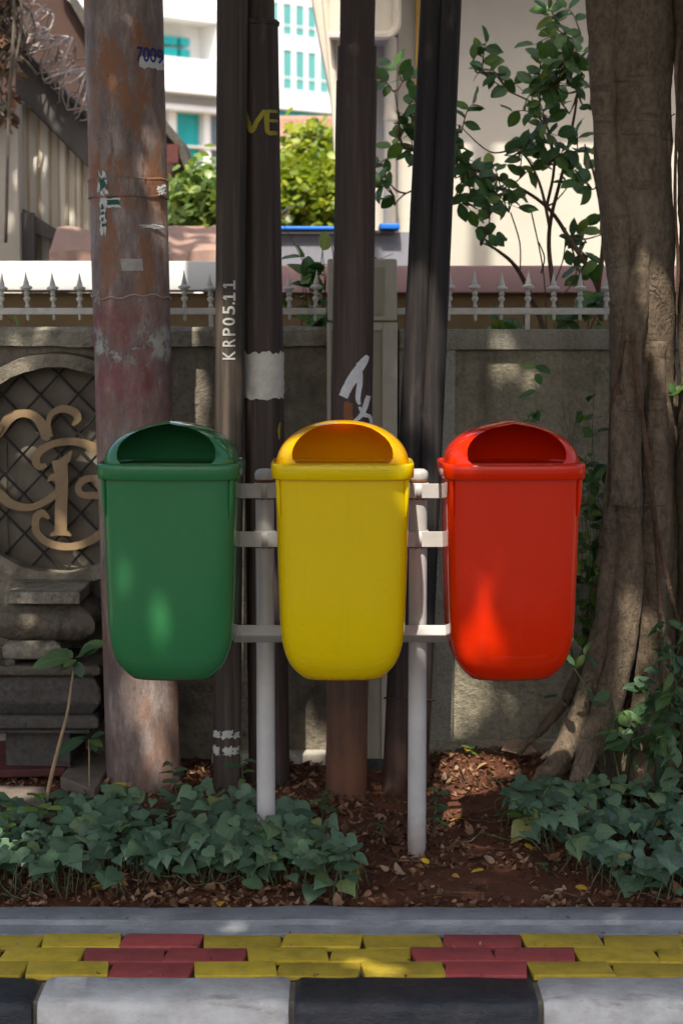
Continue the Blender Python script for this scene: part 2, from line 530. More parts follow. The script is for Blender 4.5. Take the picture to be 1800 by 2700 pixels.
simple('brown_roof', (0.05, 0.026, 0.019), 0.9, 0.3, 4, 0.2, 30)
simple('wire_steel', (0.34, 0.28, 0.25), 0.55, 0.25, 20, 0)
simple('dry_vine', (0.12, 0.10, 0.075), 0.9, 0.4, 20, 0.2, 60)
simple('red_board', (0.075, 0.018, 0.016), 0.8, 0.5, 12, 0.4, 60, vscale=(0.4, 1, 1))
simple('slab_concrete', (0.13, 0.10, 0.075), 0.95, 0.35, 12, 0.5, 70)
simple('pale_concrete', (0.42, 0.38, 0.31), 0.9, 0.25, 8, 0.4, 60)


def m_paper(name, c, spot):
    k = NT(name)
    b = k.ramp(k.noise(30, 6, 0.65), [(0.3, tuple(x * 0.72 for x in c)), (0.65, c)])
    s = k.ramp(k.noise(16, 7, 0.75), [(0.62, 0.0), (0.70, 1.0)])
    k.color(k.mix(k.math('MULTIPLY', s, 0.8), b, spot))
    k.rough(0.85)
    k.bump(k.noise(40, 5, 0.6), 0.5, 0.006)


m_paper('old_paper', (0.56, 0.53, 0.45), (0.17, 0.08, 0.035))
m_paper('label_paper', (0.36, 0.33, 0.29), (0.2, 0.15, 0.1))
m_paper('white_paper', (0.58, 0.56, 0.52), (0.2, 0.12, 0.08))
m_paper('spray_white', (0.55, 0.54, 0.54), (0.22, 0.19, 0.18))
m_paper('stencil_white', (0.42, 0.41, 0.37), (0.12, 0.10, 0.09))
m_paper('spray_yellow', (0.34, 0.29, 0.03), (0.16, 0.12, 0.03))
m_paper('ink_blue', (0.012, 0.02, 0.16), (0.03, 0.03, 0.12))
m_paper('ink_green', (0.01, 0.085, 0.06), (0.1, 0.14, 0.12))
M = MATS


# ------------------------------------------------------------------ building helpers
def tag(o, label=None, cat=None, group=None, kind=None):
    if label:
        o['label'] = label
    if cat:
        o['category'] = cat
    if group:
        o['group'] = group
    if kind:
        o['kind'] = kind
    return o


def thing(name, loc, label=None, cat=None, group=None, kind=None):
    o = bpy.data.objects.new(name, None)
    o.empty_display_size = 0.1
    COL.objects.link(o)
    o.location = loc
    return tag(o, label, cat, group, kind)


def origin_of(o):
    v = Vector((0, 0, 0))
    while o is not None:
        v += o.location
        o = o.parent
    return v


class MB:
    def __init__(self):
        self.v, self.f, self.t = [], [], []

    def add(self, vs, fs, tint=0.0):
        n = len(self.v)
        self.v += [tuple(p) for p in vs]
        self.f += [tuple(i + n for i in f) for f in fs]
        self.t += [tint] * len(vs)
        return self

    def box(self, x0, x1, y0, y1, z0, z1):
        vs = [(x, y, z) for z in (z0, z1) for y in (y0, y1) for x in (x0, x1)]
        return self.add(vs, [(0, 2, 3, 1), (4, 5, 7, 6), (0, 1, 5, 4), (2, 6, 7, 3), (0, 4, 6, 2), (1, 3, 7, 5)])

    def bbox(self, x0, x1, y0, y1, z0, z1, b=0.006, rnd=0.0):
        """box with chamfered edges"""
        bm = bmesh.new()
        r = bmesh.ops.create_cube(bm, size=1)
        for v in bm.verts:
            v.co = Vector(((x0 + x1) / 2 + v.co.x * (x1 - x0), (y0 + y1) / 2 + v.co.y * (y1 - y0), (z0 + z1) / 2 + v.co.z * (z1 - z0)))
        bmesh.ops.bevel(bm, geom=list(bm.edges), offset=b, segments=2, affect='EDGES', profile=0.6)
        if rnd:
            for v in bm.verts:
                v.co += Vector([R.uniform(-rnd, rnd) for _ in range(3)])
        bm.verts.index_update()
        self.add([v.co.copy() for v in bm.verts], [[v.index for v in f.verts] for f in bm.faces])
        bm.free()
        return self

    def prism(self, poly, axis, a, b):
        """poly: list of 2-D points; axis 'y' -> (x,z), 'x' -> (y,z), 'z' -> (x,y)"""
        n = len(poly)

        def mk(p, q):
            return {'y': (p[0], q, p[1]), 'x': (q, p[0], p[1]), 'z': (p[0], p[1], q)}[axis]
        vs = [mk(p, a) for p in poly] + [mk(p, b) for p in poly]
        fs = [tuple(range(n)), tuple(range(2 * n - 1, n - 1, -1))]
        fs += [(i, n + i, n + (i + 1) % n, (i + 1) % n) for i in range(n)]
        return self.add(vs, fs)

    def tube(self, pts, rad, seg=8, cap=True, jit=0.0):
        pts = [Vector(p) for p in pts]
        if not isinstance(rad, (list, tuple)):
            rad = [rad] * len(pts)
        vs, fs = [], []
        up = Vector((0.13, 0.31, 0.94)).normalized()
        prev = None
        for i, p in enumerate(pts):
            t = (pts[min(i + 1, len(pts) - 1)] - pts[max(i - 1, 0)]).normalized()
            if prev is None:
                a = t.cross(up)
                if a.length < 0.1:
                    a = t.cross(Vector((1, 0, 0)))
            else:
                a = prev - t * prev.dot(t)
            a.normalize()
            prev = a
            b = t.cross(a)
            for k in range(seg):
                w = 2 * pi * k / seg
                r = rad[i] * (1 + (R.uniform(-jit, jit) if jit else 0))
                vs.append(p + (a * cos(w) + b * sin(w)) * r)
        for i in range(len(pts) - 1):
            for k in range(seg):
                fs.append((i * seg + k, i * seg + (k + 1) % seg, (i + 1) * seg + (k + 1) % seg, (i + 1) * seg + k))
        if cap:
            fs.append(tuple(range(seg - 1, -1, -1)))
            fs.append(tuple((len(pts) - 1) * seg + k for k in range(seg)))
        return self.add(vs, fs)

    def loft(self, rings, capa=True, capb=True, closed=True):
        n = len(rings[0])
        vs = [p for r in rings for p in r]
        fs = []
        for i in range(len(rings) - 1):
            for k in range(n if closed else n - 1):
                fs.append((i * n + k, i * n + (k + 1) % n, (i + 1) * n + (k + 1) % n, (i + 1) * n + k))
        if capa:
            fs.append(tuple(range(n - 1, -1, -1)))
        if capb:
            fs.append(tuple((len(rings) - 1) * n + k for k in range(n)))
        return self.add(vs, fs)

    def lathe(self, prof, c=(0, 0, 0), seg=16):
        rings = [[(c[0] + r * cos(2 * pi * k / seg), c[1] + r * sin(2 * pi * k / seg), c[2] + z) for k in range(seg)] for r, z in prof]
        return self.loft(rings)

    def build(self, name, mat, parent=None, smooth=False, local=False, sharp=35, bevel=0.0):
        me = bpy.data.meshes.new(name)
        o0 = Vector((0, 0, 0)) if (local or parent is None) else origin_of(parent)
        me.from_pydata([(x - o0.x, y - o0.y, z - o0.z) for x, y, z in self.v], [], self.f)
        if any(self.t):
            at = me.attributes.new('tint', 'FLOAT', 'POINT')
            at.data.foreach_set('value', self.t)
        bm = bmesh.new()
        bm.from_mesh(me)
        bmesh.ops.recalc_face_normals(bm, faces=bm.faces)
        bm.to_mesh(me)
        bm.free()
        if isinstance(mat, str):
            mat = M[mat]
        me.materials.append(mat)
        if smooth:
            me.polygons.foreach_set('use_smooth', [True] * len(me.polygons))
            if sharp:
                me.set_sharp_from_angle(angle=radians(sharp))
        o = bpy.data.objects.new(name, me)
        COL.objects.link(o)
        o.parent = parent
        if bevel:
            md = o.modifiers.new('bevel', 'BEVEL')
            md.width = bevel
            md.segments = 2
            md.limit_method = 'ANGLE'
        return o


def pbox(px0, py0, px1, py1, Y, th, mb=None, b=0.0):
    """box whose front face at distance Y covers a pixel rectangle"""
    mx, my = (px0 + px1) / 2, (py0 + py1) / 2
    x0, x1 = W(px0, my, Y).x, W(px1, my, Y).x
    z1, z0 = W(mx, py0, Y).z, W(mx, py1, Y).z
    mb = mb or MB()
    if b:
        mb.bbox(x0, x1, Y, Y + th, z0, z1, b)
    else:
        mb.box(x0, x1, Y, Y + th, z0, z1)
    return mb


def bez(pts, n=8):
    """smooth curve through points (Catmull-Rom)"""
    P = [Vector(p) for p in pts]
    out = []
    for i in range(len(P) - 1):
        p0, p1, p2, p3 = P[max(i - 1, 0)], P[i], P[i + 1], P[min(i + 2, len(P) - 1)]
        for k in range(n):
            t = k / n
            out.append(0.5 * (2 * p1 + (p2 - p0) * t + (2 * p0 - 5 * p1 + 4 * p2 - p3) * t * t + (3 * p1 - p0 - 3 * p2 + p3) * t ** 3))
    out.append(P[-1])
    return out


# ------------------------------------------------------------------ leaves
def leaf_shape(kind, fold=0.25, droop=0.5):
    """verts (origin at the stalk, blade along +Y, face up) and faces"""
    if kind == 'heart':
        L = [(-0.15, 0.17), (-0.13, 0.32), (-0.04, 0.46), (0.10, 0.53), (0.26, 0.51), (0.42, 0.43), (0.58, 0.32), (0.74, 0.20), (0.87, 0.09), (1.0, 0.0)]
    elif kind == 'lobed':
        L = [(-0.17, 0.20), (-0.12, 0.42), (-0.02, 0.55), (0.10, 0.50), (0.20, 0.46), (0.34, 0.52), (0.44, 0.40), (0.58, 0.29), (0.74, 0.18), (0.88, 0.08), (1.02, 0.0)]
    elif kind == 'ovate':
        L = [(0.0, 0.0), (0.12, 0.17), (0.32, 0.29), (0.55, 0.30), (0.76, 0.22), (0.92, 0.09), (1.0, 0.0)]
    elif kind == 'lance':
        L = [(0.0, 0.0), (0.12, 0.11), (0.3, 0.18), (0.55, 0.16), (0.78, 0.08), (0.92, 0.03), (1.0, 0.0)]
    else:
        L = [(0.0, 0.05), (0.3, 0.3), (0.6, 0.26), (1.0, 0.0)]
    vs, fs = [], []
    n = len(L)
    for y, w in L:
        yy = max(y, 0)
        dz = -droop * yy * yy * 0.55
        cy = y * (1 - 0.12 * droop * yy)
        vs.append((0, max(cy, 0.0) if w and kind in ('heart', 'lobed') and y < 0 else cy, dz))
        cup = w * fold - w * w * 0.35
        vs.append((-w, cy, dz + cup))
        vs.append((w, cy, dz + cup + 0.04 * sin(y * 9)))
    for i in range(n - 1):
        a, b = i * 3, (i + 1) * 3
        fs.append((a, b, b + 1, a + 1))
        fs.append((a, a + 2, b + 2, b))
    return vs, fs


LEAF = {}


def leaf_mesh(key, kind, fold, droop, mat):
    if key not in LEAF:
        vs, fs = leaf_shape(kind, fold, droop)
        me = bpy.data.meshes.new('leaf')
        me.from_pydata(vs, [], fs)
        uv = me.uv_layers.new(name='blade')
        for lp in me.loops:
            co = vs[lp.vertex_index]
            uv.data[lp.index].uv = (co[0] + 0.5, co[1])
        me.polygons.foreach_set('use_smooth', [True] * len(me.polygons))
        me.materials.append(M[mat])
        LEAF[key] = me
    return LEAF[key]


def leaf_matrix(pos, yaw, pitch, roll, s):
    return Matrix.Translation(pos) @ Euler((pitch, roll, yaw), 'XYZ').to_matrix().to_4x4() @ Matrix.Diagonal((s, s, s, 1))


def frame_matrix(pos, d, nrm, s):
    """blade along d, face towards nrm"""
    d = Vector(d).normalized()
    nrm = Vector(nrm)
    x = d.cross(nrm)
    if x.length < 1e-3:
        x = d.cross(Vector((1, 0, 0)))
    x.normalize()
    z = x.cross(d)
    m = Matrix((x, d, z)).transposed().to_4x4()
    return Matrix.Translation(pos) @ m @ Matrix.Diagonal((s, s, s, 1))


def leaf_obj(me, parent, mat4, name='leaf'):
    o = bpy.data.objects.new(name, me)
    COL.objects.link(o)
    o.parent = parent
    o.matrix_local = Matrix.Translation(-origin_of(parent)) @ mat4
    return o


def leaf_into(mb, shape, mat4, tint):
    vs, fs = shape
    mb.add([mat4 @ Vector(v) for v in vs], fs, tint)


# ================================================================== THE SETTING
ground = MB()
ground.add([(-300, 4.6, -0.12), (300, 4.6, -0.12), (300, 900, -0.12), (-300, 900, -0.12)], [(0, 1, 2, 3)])
tag(ground.build('ground', 'ground_earth'), kind='structure')
road = MB()
road.add([(-300, -60, -0.16), (300, -60, -0.16), (300, 4.5, -0.16), (-300, 4.5, -0.16)], [(0, 1, 2, 3)])
tag(road.build('road', 'road_asphalt'), kind='structure')

# kerb of black and white painted stones
KY0, KY1 = 4.355, 4.528
kerb = MB().box(-12, 12, KY0 + 0.035, KY1 - 0.006, -0.30, -0.014).build('kerb', 'mortar')
tag(kerb, kind='structure')
kx = [-1.94, -1.335, -0.729, -0.119, 0.474, 1.085, 1.69]
for i in range(len(kx) - 1):
    a, b = kx[i] + 0.007, kx[i + 1] - 0.007
    white = i % 2 == 0
    prof = [(KY1, -0.28), (KY1, -0.008), (KY1 - 0.008, -0.001), (KY0 + 0.04, -0.002), (KY0 + 0.014, -0.005), (KY0 + 0.004, -0.014), (KY0, -0.03), (KY0 - 0.004, -0.28)]
    mb = MB()
    n = 40
    rings = []
    for k in range(n + 1):
        x = a + (b - a) * k / n
        e = min(k, n - k)
        sh = 0.007 if e == 0 else 0.0
        ring = []
        for (y, z) in prof:
            j = mnoise.noise(Vector((x * 9, y * 30, z * 30 + i * 5))) * 0.0028
            zz = z - (sh if z > -0.2 else 0) + j
            yy = y + (sh if y < KY0 + 0.03 else -sh * 0.6) + j
            ring.append((x, yy, zz))
        rings.append(ring)
    mb.loft(rings)
    mb.build('kerbstone', 'kerb_white' if white else 'kerb_black', kerb, smooth=True, sharp=50)

# pavement with interlocking painted blocks
pav = MB().box(-12, 12, KY1, 4.856, -0.12, -0.012).build('pavement', 'paver_bed')
tag(pav, kind='structure')
PW, PG = 0.2035, 0.2085
rows = [(4.532, 4.633, -0.5746, 0), (4.639, 4.740, -0.6546, 1), (4.746, 4.849, -0.568, 2)]
for r, (y0, y1, xr, ph) in enumerate(rows):
    for k in range(-4, 12):
        x = xr + k * PG
        if r == 1:
            red = (k % 4) in (0, 1)
        else:
            red = (k % 4) == 0
        if x > 1.25 or x < -1.4:
            continue
        mb = MB()
        t = R.uniform(-0.003, 0.003)
        sx = R.uniform(-0.002, 0.002)
        mb.bbox(-PW / 2, PW / 2, -(y1 - y0) / 2, (y1 - y0) / 2, -0.06, 0.0, 0.0045, 0.0010)
        # slightly trapezoid ends, as the interlocking blocks have
        sk = 0.010 * (1 if (k + r) % 2 == 0 else -1) if abs(x) < 9 else 0
        mb.v = [(vx + sk * vy / (y1 - y0), vy, vz) for vx, vy, vz in mb.v]
        o = mb.build('paver', 'paver_red' if red else 'paver_yellow', pav, smooth=True, sharp=40, local=True)
        o.location = (x + PW / 2 + sx, (y0 + y1) / 2, t)
        o.rotation_euler = (R.uniform(-0.012, 0.012), R.uniform(-0.006, 0.006), R.uniform(-0.006, 0.006))

# pale concrete edging behind the pavers, with a wavering back edge
mb = MB()
n = 160
rings = []
for k in range(n + 1):
    x = -3.2 + 6.4 * k / n
    wv = 0.012 * mnoise.noise(Vector((x * 2.3, 1.7, 0))) + 0.006 * mnoise.noise(Vector((x * 9, 4.2, 0)))
    h = 0.004 * mnoise.noise(Vector((x * 5, 9, 2)))
    step = 4.925 + 0.008 * mnoise.noise(Vector((x * 4, 7, 0)))
    rings.append([(x, 4.853, -0.1), (x, 4.853, 0.0 + h * 0.4), (x, step - 0.01, 0.003 + h * 0.5), (x, step, 0.014 + h), (x, 5.03 + wv, 0.016 + h), (x, 5.045 + wv, 0.004 + h), (x, 5.05 + wv, -0.1)])
mb.loft(rings)
tag(mb.build('edging_strip', 'edging_concrete', smooth=True, sharp=45), kind='structure')


def soil_z(x, y):
    z = 0.012 * mnoise.noise(Vector((x * 2.2, y * 2.2, 3))) + 0.006 * mnoise.noise(Vector((x * 9, y * 9, 5))) - 0.004
    z += 0.05 * math.exp(-((x - 0.47) / 0.24) ** 2 - ((y - 6.72) / 0.20) ** 2)
    z += 0.035 * math.exp(-((x - 0.9) / 0.4) ** 2 - ((y - 6.5) / 0.35) ** 2)
    z += 0.012 * math.exp(-((y - 5.25) / 0.12) ** 2) * math.exp(-((x - 0.2) / 0.3) ** 2)
    return z


mb = MB()
nx, ny = 220, 90
vs = [(-3.2 + 6.4 * i / nx, 5.0 + 2.0 * j / ny, 0) for j in range(ny + 1) for i in range(nx + 1)]
vs = [(x, y, soil_z(x, y) + 0.004 * mnoise.noise(Vector((x * 30, y * 30, 1)))) for x, y, z in vs]
fs = [(j * (nx + 1) + i, j * (nx + 1) + i + 1, (j + 1) * (nx + 1) + i + 1, (j + 1) * (nx + 1) + i) for j in range(ny) for i in range(nx)]
mb.add(vs, fs)
tag(mb.build('soil', 'red_soil', smooth=True, sharp=0), kind='structure')

# ================================================================== BOUNDARY WALL
WY = 6.84
# --- roughcast section right of the pillar
wr = thing('boundary_wall', (1.6, WY, 0), 'roughcast boundary wall with a recessed panel behind the red bin and tree', 'wall')
zt = W(1300, 868, WY).z
zb = W(1300, 922, WY).z
xl = W(1050, 1400, WY).x
xp = W(1197, 1400, WY).x
MB().box(xl, 4.2, WY + 0.035, WY + 0.20, -0.1, zt - 0.002).build('panel', 'roughcast', wr)
MB().bbox(xl, 4.2, WY, WY + 0.034, zb, zt, 0.006).build('coping', 'roughcast_frame', wr, smooth=True)
MB().bbox(xl, xp, WY + 0.002, WY + 0.034, -0.1, zb - 0.001, 0.005).build('border', 'roughcast_frame', wr, smooth=True)
MB().bbox(xl + 0.01, 4.2, WY - 0.015, WY + 0.034, -0.1, 0.075, 0.008).build('footing', 'roughcast', wr, smooth=True)

# --- old section left of the pillar, with a round opening
wl = thing('boundary_wall', (-1.4, WY, 0), 'weathered stone wall with a round framed opening left of the rusty pole', 'wall')
xr_ = W(863, 1400, WY).x
OC = W(153, 1240, WY)
OR = 0.368
zt2 = W(300, 862, WY).z
zc = W(300, 912, WY).z
poly_out = [(-4.2, -0.1), (xr_, -0.1), (xr_, zc - 0.002), (-4.2, zc - 0.002)]
mb = MB()
# wall face with a real round hole: fan of quads from the circle to the outline
n = 72
ci = [(OC.x + (OR + 0.03) * cos(2 * pi * k / n), OC.z + (OR + 0.03) * sin(2 * pi * k / n)) for k in range(n)]
x0, x1, z0, z1 = OC.x - 0.62, OC.x + 0.62, OC.z - 0.62, zc - 0.002


def sq(k):
    a = 2 * pi * k / n
    c, s = cos(a), sin(a)
    tx = (x1 - OC.x if c > 0 else OC.x - x0) / max(abs(c), 1e-6)
    tz = (z1 - OC.z if s > 0 else OC.z - z0) / max(abs(s), 1e-6)
    t = min(tx, tz)
    return (OC.x + c * t, OC.z + s * t)


sqp = [sq(k) for k in range(n)]
for yy in (WY + 0.02, WY + 0.18):
    vs = [(p[0], yy, p[1]) for p in ci] + [(p[0], yy, p[1]) for p in sqp]
    mb.add(vs, [(k, (k + 1) % n, n + (k + 1) % n, n + k) for k in range(n)])
mb.add([(p[0], WY + 0.02, p[1]) for p in ci] + [(p[0], WY + 0.18, p[1]) for p in ci], [(k, (k + 1) % n, n + (k + 1) % n, n + k) for k in range(n)])
mb.box(-4.2, x0, WY + 0.02, WY + 0.18, -0.1, z1)
mb.box(x1, xr_, WY + 0.02, WY + 0.18, -0.1, z1)
mb.box(x0, x1, WY + 0.02, WY + 0.18, -0.1, z0)
mb.build('stonework', 'old_stone', wl)
# coping, broken and uneven
mb = MB()
rings = []
for k in range(121):
    x = -4.2 + (xr_ + 4.2) * k / 120
    j = [0.010 * mnoise.noise(Vector((x * 8, q * 3.1, 2))) for q in range(4)]
    rings.append([(x, WY - 0.035 + j[0], zc + j[1]), (x, WY - 0.035 + j[2], zt2 - 0.015 + j[3]), (x, WY - 0.015, zt2 + j[1] * 0.6), (x, WY + 0.2, zt2 + j[2] * 0.6), (x, WY + 0.2, zc)])
mb.loft(rings)
mb.build('coping', 'coping_stone', wl, smooth=True, sharp=40)
# stone ring round the opening
for q in range(1):
    mb = MB()
    rings = []
    for k in range(91):
        a = 2 * pi * k / 90
        rr = []
        for (r, y) in ((OR, WY + 0.03), (OR + 0.004, WY - 0.018), (OR + 0.052, WY - 0.022), (OR + 0.062, WY + 0.03)):
            j = 0.006 * mnoise.noise(Vector((cos(a) * 7, sin(a) * 7, r * 20 + y * 30)))
            rr.append((OC.x + (r + j) * cos(a), y + j, OC.z + (r + j) * sin(a)))
        rings.append(rr)
    mb.loft(rings)
    mb.build('ring_surround', 'old_stone', wl, smooth=True, sharp=45)
MB().box(OC.x - 0.45, OC.x + 0.45, WY + 0.125, WY + 0.16, OC.z - 0.45, OC.z + 0.45).build('recess_panel', 'recess_back', wl)
MB().bbox(W(560, 1995, WY).x, W(863, 1995, WY).x - 0.004, WY - 0.06, WY + 0.05, -0.08, 0.035, 0.012).build('footing', 'pale_concrete', wl, smooth=True)

# --- iron grille with a gilt monogram in the round opening
gr = thing('monogram_grille', (OC.x, WY + 0.06, OC.z - OR), 'round iron lattice grille carrying a gold cursive monogram', 'grille')
GY = WY + 0.075
for fam in (0, 1):
    ang = radians(-46) if fam == 0 else radians(47)
    d = Vector((cos(ang), 0, sin(ang)))
    nn = Vector((-sin(ang), 0, cos(ang)))
    for k in range(-4, 5):
        off = (k + 0.37) * 0.1
        if abs(off) >= OR - 0.03:
            continue
        h = sqrt(OR ** 2 - off ** 2) + 0.015
        c = Vector((OC.x, GY + 0.010 * fam, OC.z)) + nn * off
        MB().tube([c - d * h, c + d * h], 0.0052 if fam == 0 else 0.004, 6).build('lattice_bar', 'iron_bar', gr, smooth=True)


def ribbon(px_pts, widths, Y, th, n=7):
    pts = [W(p[0], p[1], Y) for p in px_pts]
    cv = bez(pts, n)
    ws = []
    for i in range(len(widths) - 1):
        ws += [widths[i] + (widths[i + 1] - widths[i]) * k / n for k in range(n)]
    ws.append(widths[-1])
    s = (Y + 0.1) / FPX
    L_, R_ = [], []
    for i, p in enumerate(cv):
        t = cv[min(i + 1, len(cv) - 1)] - cv[max(i - 1, 0)]
        nrm = Vector((-t.z, 0, t.x)).normalized() * (ws[i] * s / 2)
        L_.append((p.x + nrm.x, p.z + nrm.z))
        R_.append((p.x - nrm.x, p.z - nrm.z))
    m_ = len(cv)
    vs = [(p[0], Y, p[1]) for p in L_] + [(p[0], Y, p[1]) for p in R_] + [(p[0], Y + th, p[1]) for p in L_] + [(p[0], Y + th, p[1]) for p in R_]
    fs = []
    for i in range(m_ - 1):
        fs += [(i, i + 1, m_ + i + 1, m_ + i), (2 * m_ + i, 3 * m_ + i, 3 * m_ + i + 1, 2 * m_ + i + 1),
               (i, 2 * m_ + i, 2 * m_ + i + 1, i + 1), (m_ + i, m_ + i + 1, 3 * m_ + i + 1, 3 * m_ + i)]
    fs += [(0, m_, 3 * m_, 2 * m_), (m_ - 1, 3 * m_ - 1, 4 * m_ - 1, 2 * m_ - 1)]
    return MB().add(vs, fs)


LY = GY - 0.02
strokes = [
    ([(-30, 1180), (2, 1136), (25, 1103), (56, 1090), (88, 1096), (110, 1118), (122, 1150), (132, 1158)], [20, 24, 26, 20, 22, 28, 26, 6]),
    ([(134, 1152), (128, 1120), (136, 1092), (165, 1078), (196, 1086), (205, 1104), (191, 1122)], [14, 12, 14, 20, 22, 20, 6]),
    ([(124, 1226), (104, 1230), (95, 1212), (110, 1186), (150, 1168), (205, 1166), (258, 1186), (300, 1215)], [8, 20, 22, 20, 18, 20, 26, 30]),
    ([(158, 1220), (163, 1260), (162, 1330), (161, 1385), (160, 1406)], [40, 34, 32, 32, 34]),
    ([(190, 1188), (176, 1210), (158, 1222), (138, 1218)], [2, 22, 22, 6]),
    ([(166, 1268), (140, 1258), (126, 1270)], [24, 18, 3]),
    ([(-30, 1280), (0, 1304), (32, 1330), (80, 1338), (120, 1322), (150, 1300)], [26, 28, 24, 18, 18, 20]),
    ([(131, 1368), (113, 1354), (96, 1366), (98, 1404), (130, 1432), (178, 1442), (225, 1432), (275, 1400), (300, 1360)], [6, 22, 20, 20, 20, 18, 20, 26, 26]),
    ([(132, 1412), (160, 1402), (188, 1412)], [4, 22, 4]),
    ([(262, 1262), (225, 1264), (207, 1284), (218, 1304), (262, 1306), (300, 1300)], [16, 18, 18, 18, 20, 20]),
    ([(-40, 1240), (-30, 1180), (0, 1120)], [26, 26, 22]),
]
for k_, (p, w) in enumerate(strokes):
    ribbon(p, w, LY - 0.0009 * k_, 0.014).build('letter_stroke', 'gold_paint', gr)

# --- gate pillar
pl = thing('gate_pillar', (W(955, 1400, 6.75).x, 6.82, 0), 'cream painted square pillar with inset panel behind the sprayed pole', 'pillar')
PY = 6.745
px0, px1 = W(862, 1400, PY).x, W(1046, 1400, PY).x
zg = W(950, 846, PY).z
ztop = W(950, 682, PY).z
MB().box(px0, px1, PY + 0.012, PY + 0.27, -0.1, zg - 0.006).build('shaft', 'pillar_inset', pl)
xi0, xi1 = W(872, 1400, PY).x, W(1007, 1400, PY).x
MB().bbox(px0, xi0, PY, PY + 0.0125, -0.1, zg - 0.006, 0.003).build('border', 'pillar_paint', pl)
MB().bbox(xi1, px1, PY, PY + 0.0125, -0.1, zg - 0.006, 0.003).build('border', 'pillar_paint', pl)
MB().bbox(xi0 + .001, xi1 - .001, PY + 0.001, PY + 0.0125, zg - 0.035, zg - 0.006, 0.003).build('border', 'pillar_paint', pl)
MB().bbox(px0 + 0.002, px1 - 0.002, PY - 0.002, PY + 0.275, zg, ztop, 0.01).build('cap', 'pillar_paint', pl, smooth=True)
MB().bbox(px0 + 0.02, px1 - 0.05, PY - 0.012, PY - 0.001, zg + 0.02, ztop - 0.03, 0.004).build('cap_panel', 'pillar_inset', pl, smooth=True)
MB().bbox(px0 - 0.0, px1 + 0.02, PY - 0.05, PY + 0.0, -0.08, 0.03, 0.01).build('footing', 'dark_plinth', pl, smooth=True)

# --- spiked railings on the wall
FY = 6.93
zr0, zr1 = W(300, 829, FY).z, W(300, 812, FY).z
spike_prof = [(0.004, -0.045), (0.006, -0.04), (0.006, 0.0), (0.010, 0.006), (0.006, 0.012), (0.006, 0.022), (0.0125, 0.030), (0.0125, 0.036), (0.007, 0.042), (0.011, 0.05), (0.007, 0.057), (0.008, 0.062), (0.022, 0.070), (0.022, 0.076), (0.011, 0.082), (0.010, 0.09), (0.005, 0.108), (0.0008, 0.132)]
sp_me = None


def railing(x0, x1, first_px, label):
    global sp_me
    rt = thing('spiked_railing', ((x0 + x1) / 2, FY, zt), label, 'railing')
    MB().bbox(x0, x1, FY - 0.009, FY + 0.009, zr0, zr1, 0.002).build('rail', 'fence_paint', rt)
    step = 68.6 * (FY) / FPX
    x = W(first_px, 800, FY).x
    while x - step > x0 + 0.02:
        x -= step
    q = 0
    while x < x1 - 0.01:
        if x > x0 + 0.01:
            if sp_me is None:
                o = MB().lathe(spike_prof, (0, 0, 0), 12).build('spike', 'fence_paint', rt, smooth=True, local=True, sharp=50)
                sp_me = o.data
            else:
                o = bpy.data.objects.new('spike', sp_me)
                COL.objects.link(o)
                o.parent = rt
            o.location = Vector((x, FY, zr1)) - rt.location
            o.rotation_euler = (R.uniform(-0.05, 0.05), R.uniform(-0.055, 0.055), R.uniform(0, 6))
            o.scale = (1, 1, R.uniform(0.95, 1.04))
            if q % 9 == 4:
                MB().box(x - 0.008, x + 0.008, FY - 0.006, FY + 0.006, zt - 0.03, zr0).build('stanchion', 'fence_paint', rt)
            q += 1
        x += step


railing(-2.6, px0 - 0.004, 142, 'pale spiked railing on the wall left of the cream pillar')
railing(px1 + 0.004, 2.6, 1252, 'pale spiked railing on the wall between cream pillar and tree trunk')

# --- carved stone pedestal against the old wall
pd = thing('stone_pedestal', (W(90, 1900, 6.55).x, 6.6, 0), 'weathered carved stone pedestal under the round opening', 'pedestal')
PYD = 6.52


def moulded(mb, px0, px1, rows_, Y, back):
    """stack of rectangular rings; rows_: (py, outset)"""
    rings = []
    xa, xb = W(px0, 1750, Y).x, W(px1, 1750, Y).x
    for py, o in rows_:
        z = W(120, py, Y).z
        rings.append([(xa - o, Y - o, z), (xb + o, Y - o, z), (xb + o, back, z), (xa - o, back, z)])
    mb.loft(rings)
    return mb


moulded(MB(), 22, 213, [(1593, 0.0), (1590, 0.002), (1565, 0.002), (1561, -0.003)], PYD - 0.03, WY + 0.02).build('top_slab', 'coping_stone', pd, bevel=0.004)
# swollen body, subdivided and roughened
mb = MB()
rings = []
xa, xb = W(-2, 1640, PYD).x, W(232, 1640, PYD).x
for k in range(13):
    f = k / 12
    py = 1692 - (1692 - 1594) * f
    bul = 0.035 * sin(pi * min(1, f * 1.25)) - 0.03 * (1 - f) ** 3 - 0.035 * max(0, f - 0.75) * 4
    z = W(120, py, PYD).z
    ring = []
    for q in range(40):
        t = q / 39
        x = xa - bul + (xb - xa + 2 * bul) * t
        y = PYD - bul
        j = 0.010 * mnoise.noise(Vector((x * 14, y * 14, z * 14))) + 0.006 * mnoise.noise(Vector((x * 40, y * 4, z * 40)))
        ring.append((x, y + j, z + j * 0.3))
    ring += [(xb + bul, WY + 0.02, z), (xa - bul, WY + 0.02, z)]
    rings.append(ring)
mb.loft(rings)
mb.build('swollen_body', 'carved_stone', pd, smooth=True, sharp=50)
moulded(MB(), 10, 160, [(1741, -0.012), (1735, 0.0), (1712, 0.004), (1703, 0.0), (1693, -0.02)], PYD - 0.02, WY + 0.02).build('lip', 'coping_stone', pd, bevel=0.005)
for (ax, bx) in ((14, 40), (120, 150)):
    pbox(ax, 1738, bx, 1760, PYD - 0.015, 0.2, b=0.006).build('foot', 'carved_stone', pd, smooth=True)
